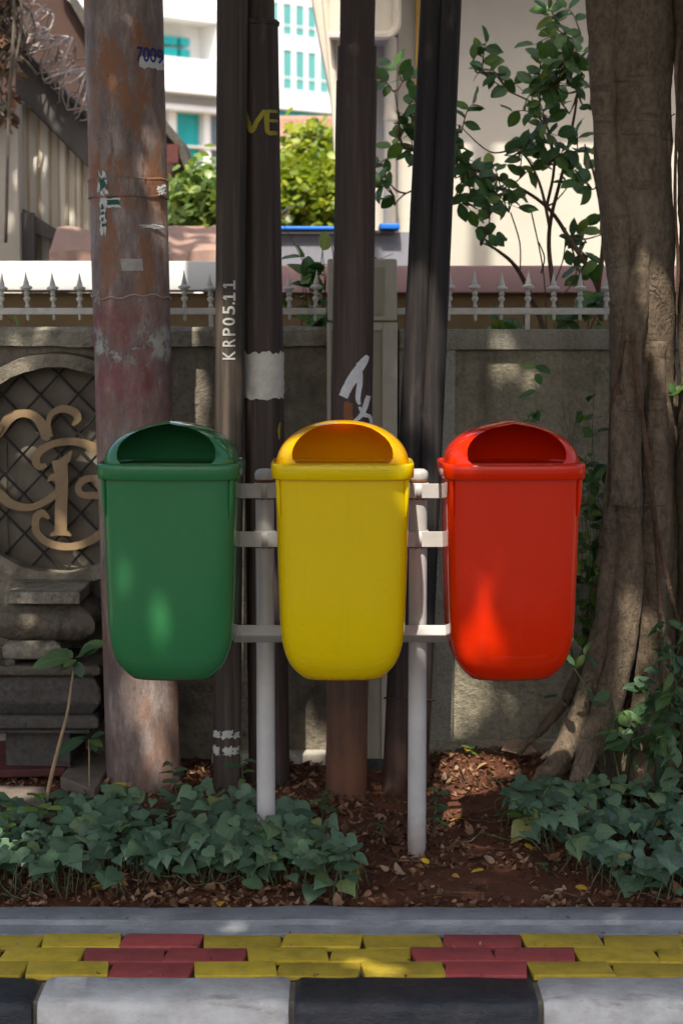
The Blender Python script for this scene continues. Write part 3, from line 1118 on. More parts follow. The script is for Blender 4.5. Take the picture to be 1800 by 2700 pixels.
moulded(MB(), -60, 255, [(1784, -0.004), (1778, 0.012), (1764, 0.016), (1756, 0.006)], PYD - 0.03, WY + 0.02).build('plinth_cap', 'carved_stone', pd, bevel=0.004)
moulded(MB(), -60, 250, [(1886, -0.012), (1872, 0.002), (1850, 0.024), (1815, 0.020), (1795, 0.004), (1785, -0.004)], PYD - 0.03, WY + 0.02).build('plinth_body', 'dark_plinth', pd, bevel=0.008)
moulded(MB(), -60, 250, [(1923, 0.0), (1918, 0.012), (1894, 0.012), (1887, 0.0)], PYD - 0.045, WY + 0.02).build('plinth_step', 'dark_plinth', pd, bevel=0.004)
moulded(MB(), -60, 235, [(2040, -0.08), (1944, -0.08), (1934, 0.0), (1924, 0.0)], PYD - 0.03, WY + 0.02).build('plinth_base', 'dark_plinth', pd, bevel=0.004)

# --- things lying at its foot
rb = MB()
a, b, c, d = G(-60, 2062), G(172, 2056), G(232, 1995), G(-60, 1985)
rb.add([(a.x, a.y, 0.012), (b.x, b.y, 0.012), (c.x, c.y, 0.03), (d.x, d.y, 0.03), (a.x, a.y, 0.04), (b.x, b.y, 0.04), (c.x, c.y, 0.075), (d.x, d.y, 0.075)],
       [(0, 1, 2, 3), (4, 7, 6, 5), (0, 4, 5, 1), (1, 5, 6, 2), (2, 6, 7, 3), (3, 7, 4, 0)])
tag(rb.build('board', 'red_board', bevel=0.004), 'dark red weathered board lying below the stone pedestal', 'board')


def slab(pts, h, label, m='slab_concrete', name='concrete_slab'):
    g = [G(*p) for p in pts]
    mb = MB().prism([(q.x, q.y) for q in g], 'z', -0.02, h)
    return tag(mb.build(name, m, bevel=0.005), label, 'slab')


slab([(160, 2075), (250, 2110), (300, 2030), (215, 1992)], 0.035, 'flat grey broken slab propped beside the base of the rusty pole')
slab([(-40, 2150), (118, 2142), (124, 2108), (-40, 2104)], 0.045, 'pale brown paving slab showing behind the yellow-green seedling')

# ================================================================== POLES
class Pole:
    def __init__(self, name, base, top, Y, mat, label, zt_=4.2, prof=None, dY=0.0):
        """base, top: (py, pxl, pxr)"""
        self.Y = Y
        b0, b1 = W(base[1], base[0], Y), W(base[2], base[0], Y)
        t0, t1 = W(top[1], top[0], Y), W(top[2], top[0], Y)
        self.zb, self.zt = b0.z, t0.z
        self.cb, self.ct = (b0.x + b1.x) / 2, (t0.x + t1.x) / 2
        self.rb, self.rt = (b1.x - b0.x) / 2, (t1.x - t0.x) / 2
        self.top = zt_
        self.dY = dY
        self.mods = prof or []
        self.o = thing(name, (self.c(0)[0], Y, 0), label, 'pole')
        zs = [-0.15]
        z = 0.0
        while z < zt_:
            zs.append(z)
            z += 0.06
        for (za, zb_, r_) in self.mods:
            zs += [za - 0.0005, za + 0.0005, zb_ - 0.0005, zb_ + 0.0005]
        zs = sorted(set(zs)) + [zt_]
        seg = 40
        rings = []
        for z in zs:
            cx, cy = self.c(z)
            ring = []
            for k in range(seg):
                a = 2 * pi * k / seg
                r = self.r(z) + 0.0012 * mnoise.noise(Vector((cos(a) * 3, sin(a) * 3, z * 6 + self.cb * 9)))
                ring.append((cx + r * sin(a), cy - r * cos(a), z))
            rings.append(ring)
        self.pipe = MB().loft(rings).build('pipe', mat, self.o, smooth=True, sharp=40)

    def c(self, z):
        t = (z - self.zb) / (self.zt - self.zb)
        return (self.cb + (self.ct - self.cb) * t, self.Y + self.dY * t)

    def r(self, z):
        t = (z - self.zb) / (self.zt - self.zb)
        r = self.rb + (self.rt - self.rb) * t
        for (za, zb_, k) in self.mods:
            if za <= z <= zb_:
                r *= k
        return r

    def uv(self, px, py):
        """pixel -> (z, angle) on the front of the pipe"""
        p = W(px, py, self.Y - self.rb * 0.8)
        cx, cy = self.c(p.z)
        r = self.r(p.z)
        return p.z, math.asin(max(-0.98, min(0.98, (p.x - cx) / r)))

    def pt(self, z, a, dr=0.001):
        cx, cy = self.c(z)
        r = self.r(z) + dr
        return Vector((cx + r * sin(a), cy - r * cos(a), z))

    def patch(self, name, mat, px0, py0, px1, py1, dr=0.0015, nu=10, nv=10, jag=0.0, skew=0.0, parent=None):
        za, a0 = self.uv(px0, (py0 + py1) / 2)
        zb_, a1 = self.uv(px1, (py0 + py1) / 2)
        z1, z0 = self.uv((px0 + px1) / 2, py0)[0], self.uv((px0 + px1) / 2, py1)[0]
        vs = []
        for j in range(nv + 1):
            for i in range(nu + 1):
                u, v = i / nu, j / nv
                du = dv = 0
                if jag:
                    if i in (0, nu):
                        du = R.uniform(-jag, jag)
                    if j in (0, nv):
                        dv = R.uniform(-jag, jag)
                z = z0 + (z1 - z0) * (v + dv)
                a = a0 + (a1 - a0) * (u + du + skew * (v - 0.5))
                lift = dr + (R.uniform(0, jag) * 0.01 if jag else 0)
                vs.append(self.pt(z, a, lift))
        fs = [(j * (nu + 1) + i, j * (nu + 1) + i + 1, (j + 1) * (nu + 1) + i + 1, (j + 1) * (nu + 1) + i) for j in range(nv) for i in range(nu)]
        return MB().add(vs, fs).build(name, mat, parent or self.o, smooth=True)

    def stroke(self, name, mat, px_pts, widths, dr=0.002, n=6, parent=None):
        cv = bez([Vector((p[0], p[1], 0)) for p in px_pts], n)
        ws = []
        for i in range(len(widths) - 1):
            ws += [widths[i] + (widths[i + 1] - widths[i]) * k / n for k in range(n)]
        ws.append(widths[-1])
        vs, fs = [], []
        for i, p in enumerate(cv):
            t = cv[min(i + 1, len(cv) - 1)] - cv[max(i - 1, 0)]
            nr = Vector((-t.y, t.x, 0)).normalized()
            for q in range(5):
                s = (q / 4 - 0.5) * ws[i] * R.uniform(0.92, 1.05)
                z, a = self.uv(p.x + nr.x * s, p.y + nr.y * s)
                vs.append(self.pt(z, a, dr))
        m_ = len(cv)
        for i in range(m_ - 1):
            for q in range(4):
                fs.append((i * 5 + q, i * 5 + q + 1, (i + 1) * 5 + q + 1, (i + 1) * 5 + q))
        return MB().add(vs, fs).build(name, mat, parent or self.o, smooth=True)

    def text(self, name, body, mat, px0, py0, px1, py1, up=False, dr=0.002, parent=None):
        cu = bpy.data.curves.new('t', 'FONT')
        cu.body = body
        cu.resolution_u = 4
        cu.offset = 0.012
        ob = bpy.data.objects.new('t', cu)
        COL.objects.link(ob)
        dg = bpy.context.evaluated_depsgraph_get()
        me = bpy.data.meshes.new_from_object(ob.evaluated_get(dg))
        bpy.data.objects.remove(ob)
        bm = bmesh.new()
        bm.from_mesh(me)
        xs = [v.co.x for v in bm.verts]
        ys = [v.co.y for v in bm.verts]
        xa, xb, ya, yb = min(xs), max(xs), min(ys), max(ys)
        for k in range(1, 12):
            if up:
                co, no = (0, ya + (yb - ya) * k / 12, 0), (0, 1, 0)
            else:
                co, no = (xa + (xb - xa) * k / 12, 0, 0), (1, 0, 0)
            bmesh.ops.bisect_plane(bm, geom=bm.verts[:] + bm.edges[:] + bm.faces[:], plane_co=co, plane_no=no)
        bm.verts.index_update()
        vs = []
        for v in bm.verts:
            u, w = (v.co.x - xa) / (xb - xa), (v.co.y - ya) / (yb - ya)
            if up:
                px, py = px1 + (px0 - px1) * w, py1 + (py0 - py1) * u
            else:
                px, py = px0 + (px1 - px0) * u, py1 + (py0 - py1) * w
            z, a = self.uv(px, py)
            vs.append(self.pt(z, a, dr))
        fs = [[v.index for v in f.verts] for f in bm.faces]
        bm.free()
        bpy.data.meshes.remove(me)
        # one object per character
        lead = list(range(len(vs)))

        def root(i):
            while lead[i] != i:
                lead[i] = lead[lead[i]]
                i = lead[i]
            return i
        for f in fs:
            for q in f[1:]:
                lead[root(q)] = root(f[0])
        chars = {}
        for f in fs:
            chars.setdefault(root(f[0]), []).append(f)
        for fl in chars.values():
            ids = sorted({i for f in fl for i in f})
            mp = {i: k for k, i in enumerate(ids)}
            MB().add([vs[i] for i in ids], [[mp[i] for i in f] for f in fl]).build(name, mat, parent or self.o)


# rusty pole
zc0, zc1 = W(340, 522, 6.5).z, W(340, 478, 6.5).z
p1 = Pole('rusty_pole', (2080, 283, 478), (0, 222, 430), 6.5, 'rusted_paint', 'thick rusty pole with peeling paint and torn stickers behind the green bin', 4.6,
          prof=[(zc0, zc1, 1.035)])
for zz in (zc0, zc1):
    cx, cy = p1.c(zz)
    MB().tube([(cx + (p1.r(zz) - 0.004) * sin(a * pi / 18), cy - (p1.r(zz) - 0.004) * cos(a * pi / 18), zz + 0.002 * sin(a * 1.3)) for a in range(37)], 0.006, 6).build('weld_bead', 'rusted_paint', p1.o, smooth=True)
p1.patch('sticker', 'white_paper', 374, 150, 428, 180, jag=0.12, nv=6)
st = p1.o.children[-1]
p1.text('printed_character', '7009', 'ink_blue', 362, 124, 424, 164, dr=0.0035, parent=st)
p1.patch('sticker', 'label_paper', 322, 683, 378, 714, jag=0.02, skew=-0.05)
p1.patch('sticker', 'white_paper', 262, 458, 284, 512, jag=0.25, nv=8)
sg = p1.patch('sticker', 'white_paper', 266, 524, 282, 610, jag=0.22, nv=10)
sg2 = p1.patch('sticker', 'white_paper', 268, 524, 322, 548, jag=0.1)
p1.patch('printed_bar', 'ink_green', 286, 528, 318, 541, dr=0.0035, jag=0.05, parent=sg2)
for (qa, qb, qc, qd) in ((270, 540, 277, 552), (271, 558, 279, 566), (270, 573, 277, 584), (272, 590, 280, 598)):
    p1.patch('printed_mark', 'ink_green', qa, qb, qc, qd, dr=0.0035, jag=0.2, nu=4, nv=4, parent=sg)
p1.patch('printed_mark', 'ink_green', 266, 470, 280, 502, dr=0.0035, jag=0.3, nu=4, nv=6)
p1.patch('paper_scrap', 'white_paper', 372, 592, 420, 602, jag=0.3, dr=0.004)
p1.patch('paper_scrap', 'white_paper', 412, 488, 428, 510, jag=0.3, dr=0.006)
# thin twisted wire round the pole
zw = W(350, 783, 6.5).z
wpts = []
for k in range(61):
    a = 2 * pi * k / 60
    zz = zw + 0.006 * sin(a * 3) + 0.004 * sin(a * 11)
    wpts.append(p1.pt(zz, a, 0.003))
MB().tube(wpts, 0.0022, 5).build('wire_band', 'wire_steel', p1.o, smooth=True)
kn = p1.pt(zw, p1.uv(258, 785)[1], 0.006)
MB().tube([kn + Vector((R.uniform(-.012, .012), R.uniform(-.008, .004), R.uniform(-.03, .03))) for _ in range(14)], 0.002, 5).build('wire_knot', 'wire_steel', p1.o, smooth=True)

# stencilled pole
pa = Pole('steel_pole', (2090, 562, 634), (0, 572, 654), 6.42, 'dark_steel_a', 'slim dark steel pole with white vertical stencilled code', 4.4)
for ch, ya, yb in (('K', 925, 948), ('R', 893, 914), ('P', 865, 885), ('0', 838, 858), ('5', 807, 829), ('.', 797, 803)):
    pa.text('stencil_character', ch, 'stencil_white', 588 if ch != '.' else 613, ya, 620, yb, up=True)
for ya, yb in ((772, 793), (740, 763)):
    ym = (ya + yb) / 2
    pa.stroke('stencil_character', 'stencil_white', [(590, ym), (605, ym), (619, ym)], [6, 6, 6])
    pa.stroke('stencil_character', 'stencil_white', [(618, ya), (618, ym), (618, yb)], [5, 5, 5], dr=0.0022)
    pa.stroke('stencil_character', 'stencil_white', [(590, ym + 1), (594, ym + 5), (598, ym + 8)], [5, 4, 3], dr=0.0024)
for (qa, qb, qc, qd) in ((563, 1928, 580, 1944), (588, 1926, 612, 1946), (616, 1932, 630, 1946), (563, 1966, 582, 1990), (590, 1968, 612, 1992), (614, 1970, 630, 1988)):
    pa.patch('whitewash_mark', 'stencil_white', qa, qb, qc, qd, jag=0.2, nu=6, nv=6)

# pole with the paper notice
zsh = W(690, 60, 6.48).z
pb = Pole('steel_pole', (2062, 656, 764), (100, 632, 734), 6.5, 'dark_steel_b', 'dark brown steel pole with a torn white notice and yellow sprayed letters', 4.3,
          prof=[(zsh, 9, 0.82)])
cx, cy = pb.c(zsh)
MB().tube([(cx + pb.rt * 0.93 * sin(a * pi / 18), cy - pb.rt * 0.93 * cos(a * pi / 18), zsh) for a in range(37)], 0.011, 6).build('collar', 'dark_steel_b', pb.o, smooth=True)
nt = pb.patch('paper_notice', 'old_paper', 641, 930, 746, 1050, jag=0.05, nu=16, nv=16, dr=0.003)
pb.stroke('sprayed_letter', 'spray_yellow', [(646, 292), (655, 320), (664, 346), (680, 318), (698, 292)], [11, 12, 13, 12, 11])
pb.stroke('sprayed_letter', 'spray_yellow', [(704, 290), (703, 320), (706, 348), (722, 350), (729, 348)], [13, 13, 12, 11, 9])
pb.stroke('sprayed_letter', 'spray_yellow', [(706, 318), (718, 318), (730, 317)], [8, 8, 7])
pb.stroke('sprayed_letter', 'spray_yellow', [(708, 292), (719, 293), (729, 292)], [9, 8, 7])
pb.stroke('rust_drip', 'paver_yellow', [(737, 1115), (734, 1135), (735, 1158)], [3, 6, 3])

# pole with the white spray marks
zj0, zj1 = W(940, 213, 6.35).z, W(940, 122, 6.35).z
pc = Pole('steel_pole', (2112, 858, 966), (215, 886, 994), 6.35, 'dark_steel_c', 'brown steel pole with white spray marks and rusty foot behind the yellow bin', 4.3,
          prof=[(zj0, zj1, 0.95), (zj1, 9, 0.86)])
pc.stroke('spray_mark', 'spray_white', [(968, 938), (955, 958), (928, 1000), (905, 1046)], [10, 22, 26, 24])
pc.stroke('spray_mark', 'spray_white', [(945, 956), (948, 1000), (943, 1050), (948, 1066)], [12, 15, 13, 6])
pc.stroke('spray_mark', 'spray_white', [(970, 1044), (962, 1070), (950, 1096), (930, 1112)], [12, 15, 12, 6])
pc.stroke('spray_mark', 'spray_white', [(946, 1072), (958, 1092), (974, 1100), (977, 1118)], [6, 12, 9, 7])
pc.patch('rust_patch', 'rust', 906, 1060, 930, 1116, jag=0.08, nu=6, nv=8)

# leaning pair strapped together
pdk = Pole('leaning_pole', (2105, 1005, 1072), (0, 1108, 1170), 6.38, 'dark_steel_d', 'dark leaning pole of two strapped pipes between yellow and red bins', 4.3)
b2 = Pole.__new__(Pole)
zs_ = [i * 0.06 - 0.1 for i in range(74)]
pb2 = []
for z in zs_:
    cx, cy = pdk.c(z)
    pb2.append((cx + 0.074 - 0.006 * z, cy - 0.006 + 0.004 * sin(z), z))
MB().tube(pb2, 0.0385, 28).build('pipe', 'dark_steel_d', pdk.o, smooth=True, sharp=40)
zwt = W(1040, 1843, 6.38).z
cx, cy = pdk.c(zwt)
MB().tube([(cx + 0.036 + 0.086 * sin(a * pi / 18), cy - 0.048 * cos(a * pi / 18), zwt + 0.008 * sin(a * pi / 18 + 2)) for a in range(37)], 0.003, 6).build('wire_tie', 'iron_bar', pdk.o, smooth=True)

# ================================================================== BIN STAND
PXL, PXR, PYS = -0.2265, 0.2265, 5.59
stand = thing('bin_stand', (0, PYS, 0), 'pale grey steel stand with two posts and three crossbars carrying the bins', 'bin stand')
for x in (PXL, PXR):
    pr = 0.0275
    rings = []
    for z in [-0.2 + 0.07 * i for i in range(20)] + [1.138]:
        rings.append([(x + pr * sin(2 * pi * k / 32), PYS - pr * cos(2 * pi * k / 32), z) for k in range(32)])
    post = MB().loft(rings).build('post', 'grey_enamel', stand, smooth=True, sharp=50)
    MB().lathe([(0.029, 1.139), (0.030, 1.142), (0.030, 1.154), (0.027, 1.163), (0.018, 1.169), (0.0, 1.170)], (x, PYS, 0), 32).build('cap', 'grey_enamel', post, smooth=True, sharp=60)
    MB().lathe([(0.0278, 1.130), (0.0292, 1.132), (0.0292, 1.137), (0.0278, 1.139)], (x, PYS, 0), 32).build('collar', 'rust', post, smooth=True)
BYF = 5.551
for (zc_, hh) in ((1.107, 0.043), (0.964, 0.046)):
    bar = MB().bbox(-0.60, 0.60, BYF, BYF + 0.0055, zc_ - hh / 2, zc_ + hh / 2, 0.0015).build('crossbar', 'grey_enamel', stand)
    for x in (PXL, PXR):
        mb = MB()
        rings = []
        for z in (zc_ - hh / 2 - 0.0012, zc_ + hh / 2 + 0.0012):
            rings.append([(x + 0.0305 * sin(a), PYS - 0.0405 * cos(a) ** 0.7 if cos(a) > 0 else PYS, z) for a in [(-pi / 2 + pi * k / 20) for k in range(21)]])
        mb.loft(rings, False, False, closed=False)
        cl = mb.build('clamp', 'grey_enamel', bar, smooth=True, sharp=0)
        md = cl.modifiers.new('s', 'SOLIDIFY')
        md.thickness = 0.003
        # rust where the band meets the post
        MB().tube([(x + 0.0288 * sin(a), PYS - 0.0292 * cos(a), zc_ - hh / 2 - 0.003 + 0.001 * sin(a * 9)) for a in [(-1.3 + 2.6 * k / 14) for k in range(15)]], 0.0022, 5).build('rust_line', 'rust', bar, smooth=True)
zq = 0.681
prof = [(5.558, zq + 0.027), (5.548, zq + 0.027), (5.536, zq + 0.0), (5.540, zq - 0.006), (5.560, zq - 0.026), (5.566, zq - 0.026), (5.566, zq + 0.02)]
MB().prism(prof, 'x', -0.62, 0.62).build('crossbar', 'grey_enamel', stand, bevel=0.002)


# ================================================================== LITTER BINS
def sring(w, df, db, z, n=80, ex=6.0, cy=0.0):
    out = []
    for k in range(n):
        t = 2 * pi * k / n - pi / 2
        c, s = cos(t), sin(t)
        x = w * math.copysign(abs(c) ** (2 / ex), c)
        d = df if s < 0 else db
        # front gently convex
        y = d * math.copysign(abs(s) ** (2 / ex), s)
        if s < 0:
            y += 0.016 * (x / w) ** 2 * 1.0
        out.append((x, y + cy, z))
    return out


body_prof = [(0.0, 0.108, 0.0832), (0.003, 0.1148, 0.0893), (0.008, 0.12, 0.0934), (0.014, 0.1262, 0.0985), (0.022, 0.1344, 0.1045), (0.034, 0.1447, 0.1127), (0.048, 0.1537, 0.1203), (0.066, 0.1617, 0.1271), (0.085, 0.1677, 0.1314), (0.11, 0.1732, 0.1352), (0.14, 0.1774, 0.1378), (0.1809, 0.1794, 0.1393), (0.2423, 0.1813, 0.1403), (0.3445, 0.1844, 0.1421), (0.4673, 0.1877, 0.1446), (0.59, 0.1911, 0.1472)]
mb = MB()
mb.loft([sring(w, d, 0.145 * (0.55 + 0.45 * min(1, z / 0.1)) if z < 0.1 else 0.145, z) for z, w, d in body_prof], True, False)
_o = mb.build('tmp', 'green_plastic', None, smooth=True, sharp=60, local=True)
body_me = _o.data
bpy.data.objects.remove(_o)

# rim band
mb = MB()
RZ0, RZ1 = 0.569, 0.612
mb.loft([sring(0.186, 0.148, 0.147, RZ0 + 0.004), sring(0.2000, 0.164, 0.158, RZ0), sring(0.2018, 0.166, 0.16, RZ0 + 0.003), sring(0.2026, 0.167, 0.16, RZ1 - 0.006), sring(0.2010, 0.165, 0.159, RZ1 - 0.001),
         sring(0.1975, 0.161, 0.156, RZ1), sring(0.1945, 0.157, 0.152, RZ1 - 0.004), sring(0.186, 0.150, 0.148, RZ1 - 0.006), sring(0.181, 0.142, 0.14, RZ1 - 0.012)], False, False)
_o = mb.build('tmp', 'green_plastic', None, smooth=True, sharp=60, local=True)
rim_me = _o.data
bpy.data.objects.remove(_o)

# hood with its opening cut out
def make_hood(peak):
    mb = MB()
    HB, HH = 0.606, 0.1215
    rings = [sring(0.1885, 0.154, 0.148, HB, 72, 4.2)]
    for k in range(1, 22):
        v = (pi / 2) * k / 22
        cw = cos(v) ** (0.97 + peak * sin(v) ** 3)
        ex = 4.2 - 2.0 * (k / 22)
        # the front is raked back, the rear stands upright
        rings.append(sring(0.1885 * cw, 0.154 * cos(v) ** 0.75, 0.148 * cos(v) ** 0.6, HB + HH * sin(v), 72, ex, cy=-0.004 * sin(v)))
    mb.loft(rings, False, True)
    dome = mb.build('tmp', 'green_plastic', None, smooth=True, sharp=0, local=True)
    md = dome.modifiers.new('s', 'SOLIDIFY')
    md.thickness = 0.0045
    md.offset = -1
    op = [(-0.138, 0.612), (0.138, 0.612)]
    half = [(0.139, 0.624), (0.141, 0.640), (0.1385, 0.655), (0.131, 0.670), (0.119, 0.684), (0.102, 0.697), (0.081, 0.7085), (0.056, 0.7165), (0.028, 0.7205), (0, 0.7215)]
    if peak:
        half = [(x * 0.985, HB + (z - HB) * (1.0 - 0.05 * (x / 0.14) * (1 - x / 0.14) * 4)) for x, z in half]
    op = [(-0.110, 0.600), (0.110, 0.600), (0.125, 0.611)] + half + [(-x, z) for x, z in reversed(half[:-1])] + [(-0.125, 0.611)]
    cut = MB().prism(op, 'y', -0.4, -0.018).build('tmp', 'green_plastic', None, local=True)
    bo = dome.modifiers.new('b', 'BOOLEAN')
    bo.object = cut
    bo.operation = 'DIFFERENCE'
    bo.solver = 'EXACT'
    bv = dome.modifiers.new('bv', 'BEVEL')
    bv.width = 0.0016
    bv.segments = 2
    bv.limit_method = 'ANGLE'
    bv.angle_limit = radians(50)
    dg = bpy.context.evaluated_depsgraph_get()
    hood_me = bpy.data.meshes.new_from_object(dome.evaluated_get(dg))
    bpy.data.objects.remove(dome)
    bpy.data.objects.remove(cut)
    hood_me.polygons.foreach_set('use_smooth', [True] * len(hood_me.polygons))
    hood_me.set_sharp_from_angle(angle=radians(42))
    return hood_me


hoods = {'yellow_plastic': make_hood(0.0), 'green_plastic': make_hood(0.38)}
hoods['red_plastic'] = hoods['green_plastic']



def rib_mesh(s):
    m_ = MB()
    pts = [(s * 0.1805, -0.1135, 0.576), (s * 0.1785, -0.1125, 0.51), (s * 0.1770, -0.1110, 0.472)]
    m_.tube(pts, [0.0065, 0.006, 0.002], 8)
    return m_


def litter_bin(x, rot, mat, label):
    t = thing('litter_bin', (x, 5.406, 0.585), label, 'bin')
    t.rotation_euler = (0, 0, rot)

    def part(name, me, parent, mat=mat):
        me = me.copy()
        me.name = name
        me.materials.clear()
        me.materials.append(M[mat])
        o = bpy.data.objects.new(name, me)
        COL.objects.link(o)
        o.parent = parent
        return o
    b = part('body', body_me, t)
    for s in (-1, 1):
        rb_ = rib_mesh(s).build('corner_rib', mat, b, smooth=True, local=True)
    lid = part('lid', hoods[mat], t, 'yellow_lid_plastic' if mat == 'yellow_plastic' else mat)
    lid.location.z = 0.010
    part('rim', rim_me, lid)
    return t


litter_bin(-0.483, radians(-2.6), 'green_plastic', 'green plastic litter bin with hooded lid in front of the rusty pole')
litter_bin(0.003, 0.0, 'yellow_plastic', 'yellow plastic litter bin with hooded lid between the two grey posts')
litter_bin(0.482, radians(3.0), 'red_plastic', 'red plastic litter bin with hooded lid next to the tree')

# ================================================================== THE TREE
TY = 6.42
tree = thing('ficus_tree', (W(1660, 2050, TY).x, TY, 0), 'large old ficus with fused aerial roots and spreading buttress roots', 'tree')


def strand(pts, seg=36, jit=0.0, sub=14, nz=0.011, Yoff=None):
    """pts: (px, py, dY, radius px)"""
    P = [W(p[0], p[1], TY + p[2]) for p in pts]
    cv = bez(P, sub)
    rs = []
    for i in range(len(pts) - 1):
        rs += [pts[i][3] + (pts[i + 1][3] - pts[i][3]) * k / sub for k in range(sub)]
    rs.append(pts[-1][3])
    rad = [r * TY / FPX for r in rs]
    m_ = MB().tube(cv, rad, seg)
    out = []
    ph = pts[0][0] * 0.37
    for vi, v in enumerate(m_.v):
        p = Vector(v)
        k = mnoise.noise(p * 5 + Vector((ph, 0, 0))) * nz + mnoise.noise(Vector((p.x * 26, p.y * 26, p.z * 7 + ph))) * nz * 0.7 + mnoise.noise(Vector((p.x * 60, p.y * 60, p.z * 34 + ph))) * nz * 0.3
        c = cv[min(len(cv) - 1, vi // seg)]
        d = (p - c)
        if d.length > 1e-5:
            p = p + d.normalized() * k
        out.append(tuple(p))
    m_.v = out
    return m_


# main trunk
trunk = MB()
for pts in (
    [(1662, -420, 0.05, 118), (1660, 0, 0.04, 108), (1668, 380, 0.04, 100), (1688, 700, 0.04, 92), (1690, 1000, 0.05, 84), (1690, 1400, 0.05, 84), (1690, 1750, 0.05, 92), (1690, 2110, 0.05, 120)],
    [(1592, -300, -0.02, 42), (1588, 60, -0.04, 40), (1592, 330, -0.06, 28), (1632, 640, -0.05, 30), (1650, 860, -0.06, 34), (1640, 1150, -0.06, 32), (1626, 1400, -0.06, 38), (1600, 1650, -0.08, 40), (1545, 1850, -0.12, 38), (1465, 2010, -0.17, 30), (1400, 2075, -0.2, 12)],
    [(1700, 560, -0.06, 20), (1672, 820, -0.1, 28), (1658, 1100, -0.1, 30), (1656, 1400, -0.1, 34), (1648, 1620, -0.12, 38), (1610, 1830, -0.18, 38), (1545, 1990, -0.26, 30), (1500, 2120, -0.32, 12)],
    [(1640, 1250, 0.06, 30), (1590, 1500, 0.06, 34), (1560, 1700, 0.08, 24), (1490, 1850, 0.12, 18), (1420, 1930, 0.16, 15), (1365, 1985, 0.17, 9)],
    [(1545, 1900, -0.1, 16), (1480, 1965, -0.1, 12), (1425, 2000, -0.1, 6)],
    [(1730, 900, -0.04, 26), (1722, 1300, -0.06, 34), (1716, 1700, -0.1, 40), (1700, 1900, -0.16, 40), (1690, 2100, -0.24, 34)],
    [(1745, 100, 0.06, 22), (1752, 420, 0.08, 14), (1745, 700, 0.06, 24), (1755, 1100, 0.06, 30), (1765, 1600, 0.06, 44), (1790, 2080, 0.05, 60)],
):
    m_ = strand(pts)
    trunk.add(m_.v, m_.f)
# right-hand trunk of the same tree
for pts in (
    [(1846, -420, 0.0, 80), (1848, 0, 0.0, 76), (1846, 200, 0.0, 72), (1856, 500, 0.0, 68), (1858, 1000, 0.0, 72), (1862, 1500, 0.0, 78), (1868, 2100, 0.0, 100)],
):
    m_ = strand(pts)
    trunk.add(m_.v, m_.f)
tr_o = trunk.build('trunk', 'bark', tree, smooth=True, sharp=0)
# lopped stub
stub = strand([(1640, 1045, -0.10, 26), (1638, 1180, -0.125, 29), (1640, 1300, -0.14, 30), (1640, 1322, -0.14, 29)], nz=0.006)
stub.build('lopped_root', 'bark', tree, smooth=True, sharp=40)
strand([(1626, 1020, -0.09, 20), (1628, 1045, -0.105, 23), (1630, 1075, -0.11, 22), (1632, 1100, -0.10, 14)], nz=0.005).build('knot', 'root_brown', tree, smooth=True)
# hanging aerial roots
for pts in ([(1790, 80, -0.12, 6), (1780, 180, -0.14, 5), (1783, 300, -0.12, 4), (1778, 520, -0.14, 4), (1786, 700, -0.13, 5), (1781, 820, -0.12, 3)],
            [(1778, 300, -0.12, 3), (1764, 308, -0.12, 2)],
            [(1664, 880, -0.14, 7), (1682, 1040, -0.16, 7), (1705, 1200, -0.17, 7), (1728, 1380, -0.18, 6), (1752, 1500, -0.2, 6), (1790, 1650, -0.2, 5), (1840, 1800, -0.2, 4)],
            [(1650, 880, -0.12, 7), (1630, 960, -0.12, 7), (1612, 1060, -0.1, 6), (1606, 1250, -0.09, 6), (1600, 1400, -0.08, 5)],
            [(1722, 1350, -0.16, 5), (1738, 1600, -0.16, 5), (1742, 1850, -0.16, 5), (1740, 2060, -0.16, 4)]):
    strand(pts, seg=7, nz=0.002).build('aerial_root', 'root_brown', tree, smooth=True)

# limbs and crown above the frame; the crown shades the pavement
limbs = MB()
tb = W(1662, -400, TY + 0.05)
for (tx, ty, tz, r0) in ((-2.6, 3.2, 5.2, 0.16), (0.0, 1.0, 5.0, 0.15), (1.5, 3.0, 5.6, 0.14), (3.0, 4.5, 5.3, 0.13), (-0.8, 4.2, 5.6, 0.12), (1.0, 7.2, 5.8, 0.12), (-2.0, 0.2, 5.5, 0.10), (-2.6, 7.6, 5.1, 0.10)):
    e = Vector((tx, ty, tz))
    mid = tb.lerp(e, 0.45) + Vector((0, 0, 1.3))
    cv = bez([tb - Vector((0, 0, 0.1)), tb.lerp(mid, 0.4) + Vector((0, 0, 0.35)), mid, e], 6)
    limbs.tube(cv, [r0 * (1 - 0.75 * i / (len(cv) - 1)) for i in range(len(cv))], 10)
limbs.build('limb', 'bark', tree, smooth=True, sharp=0)

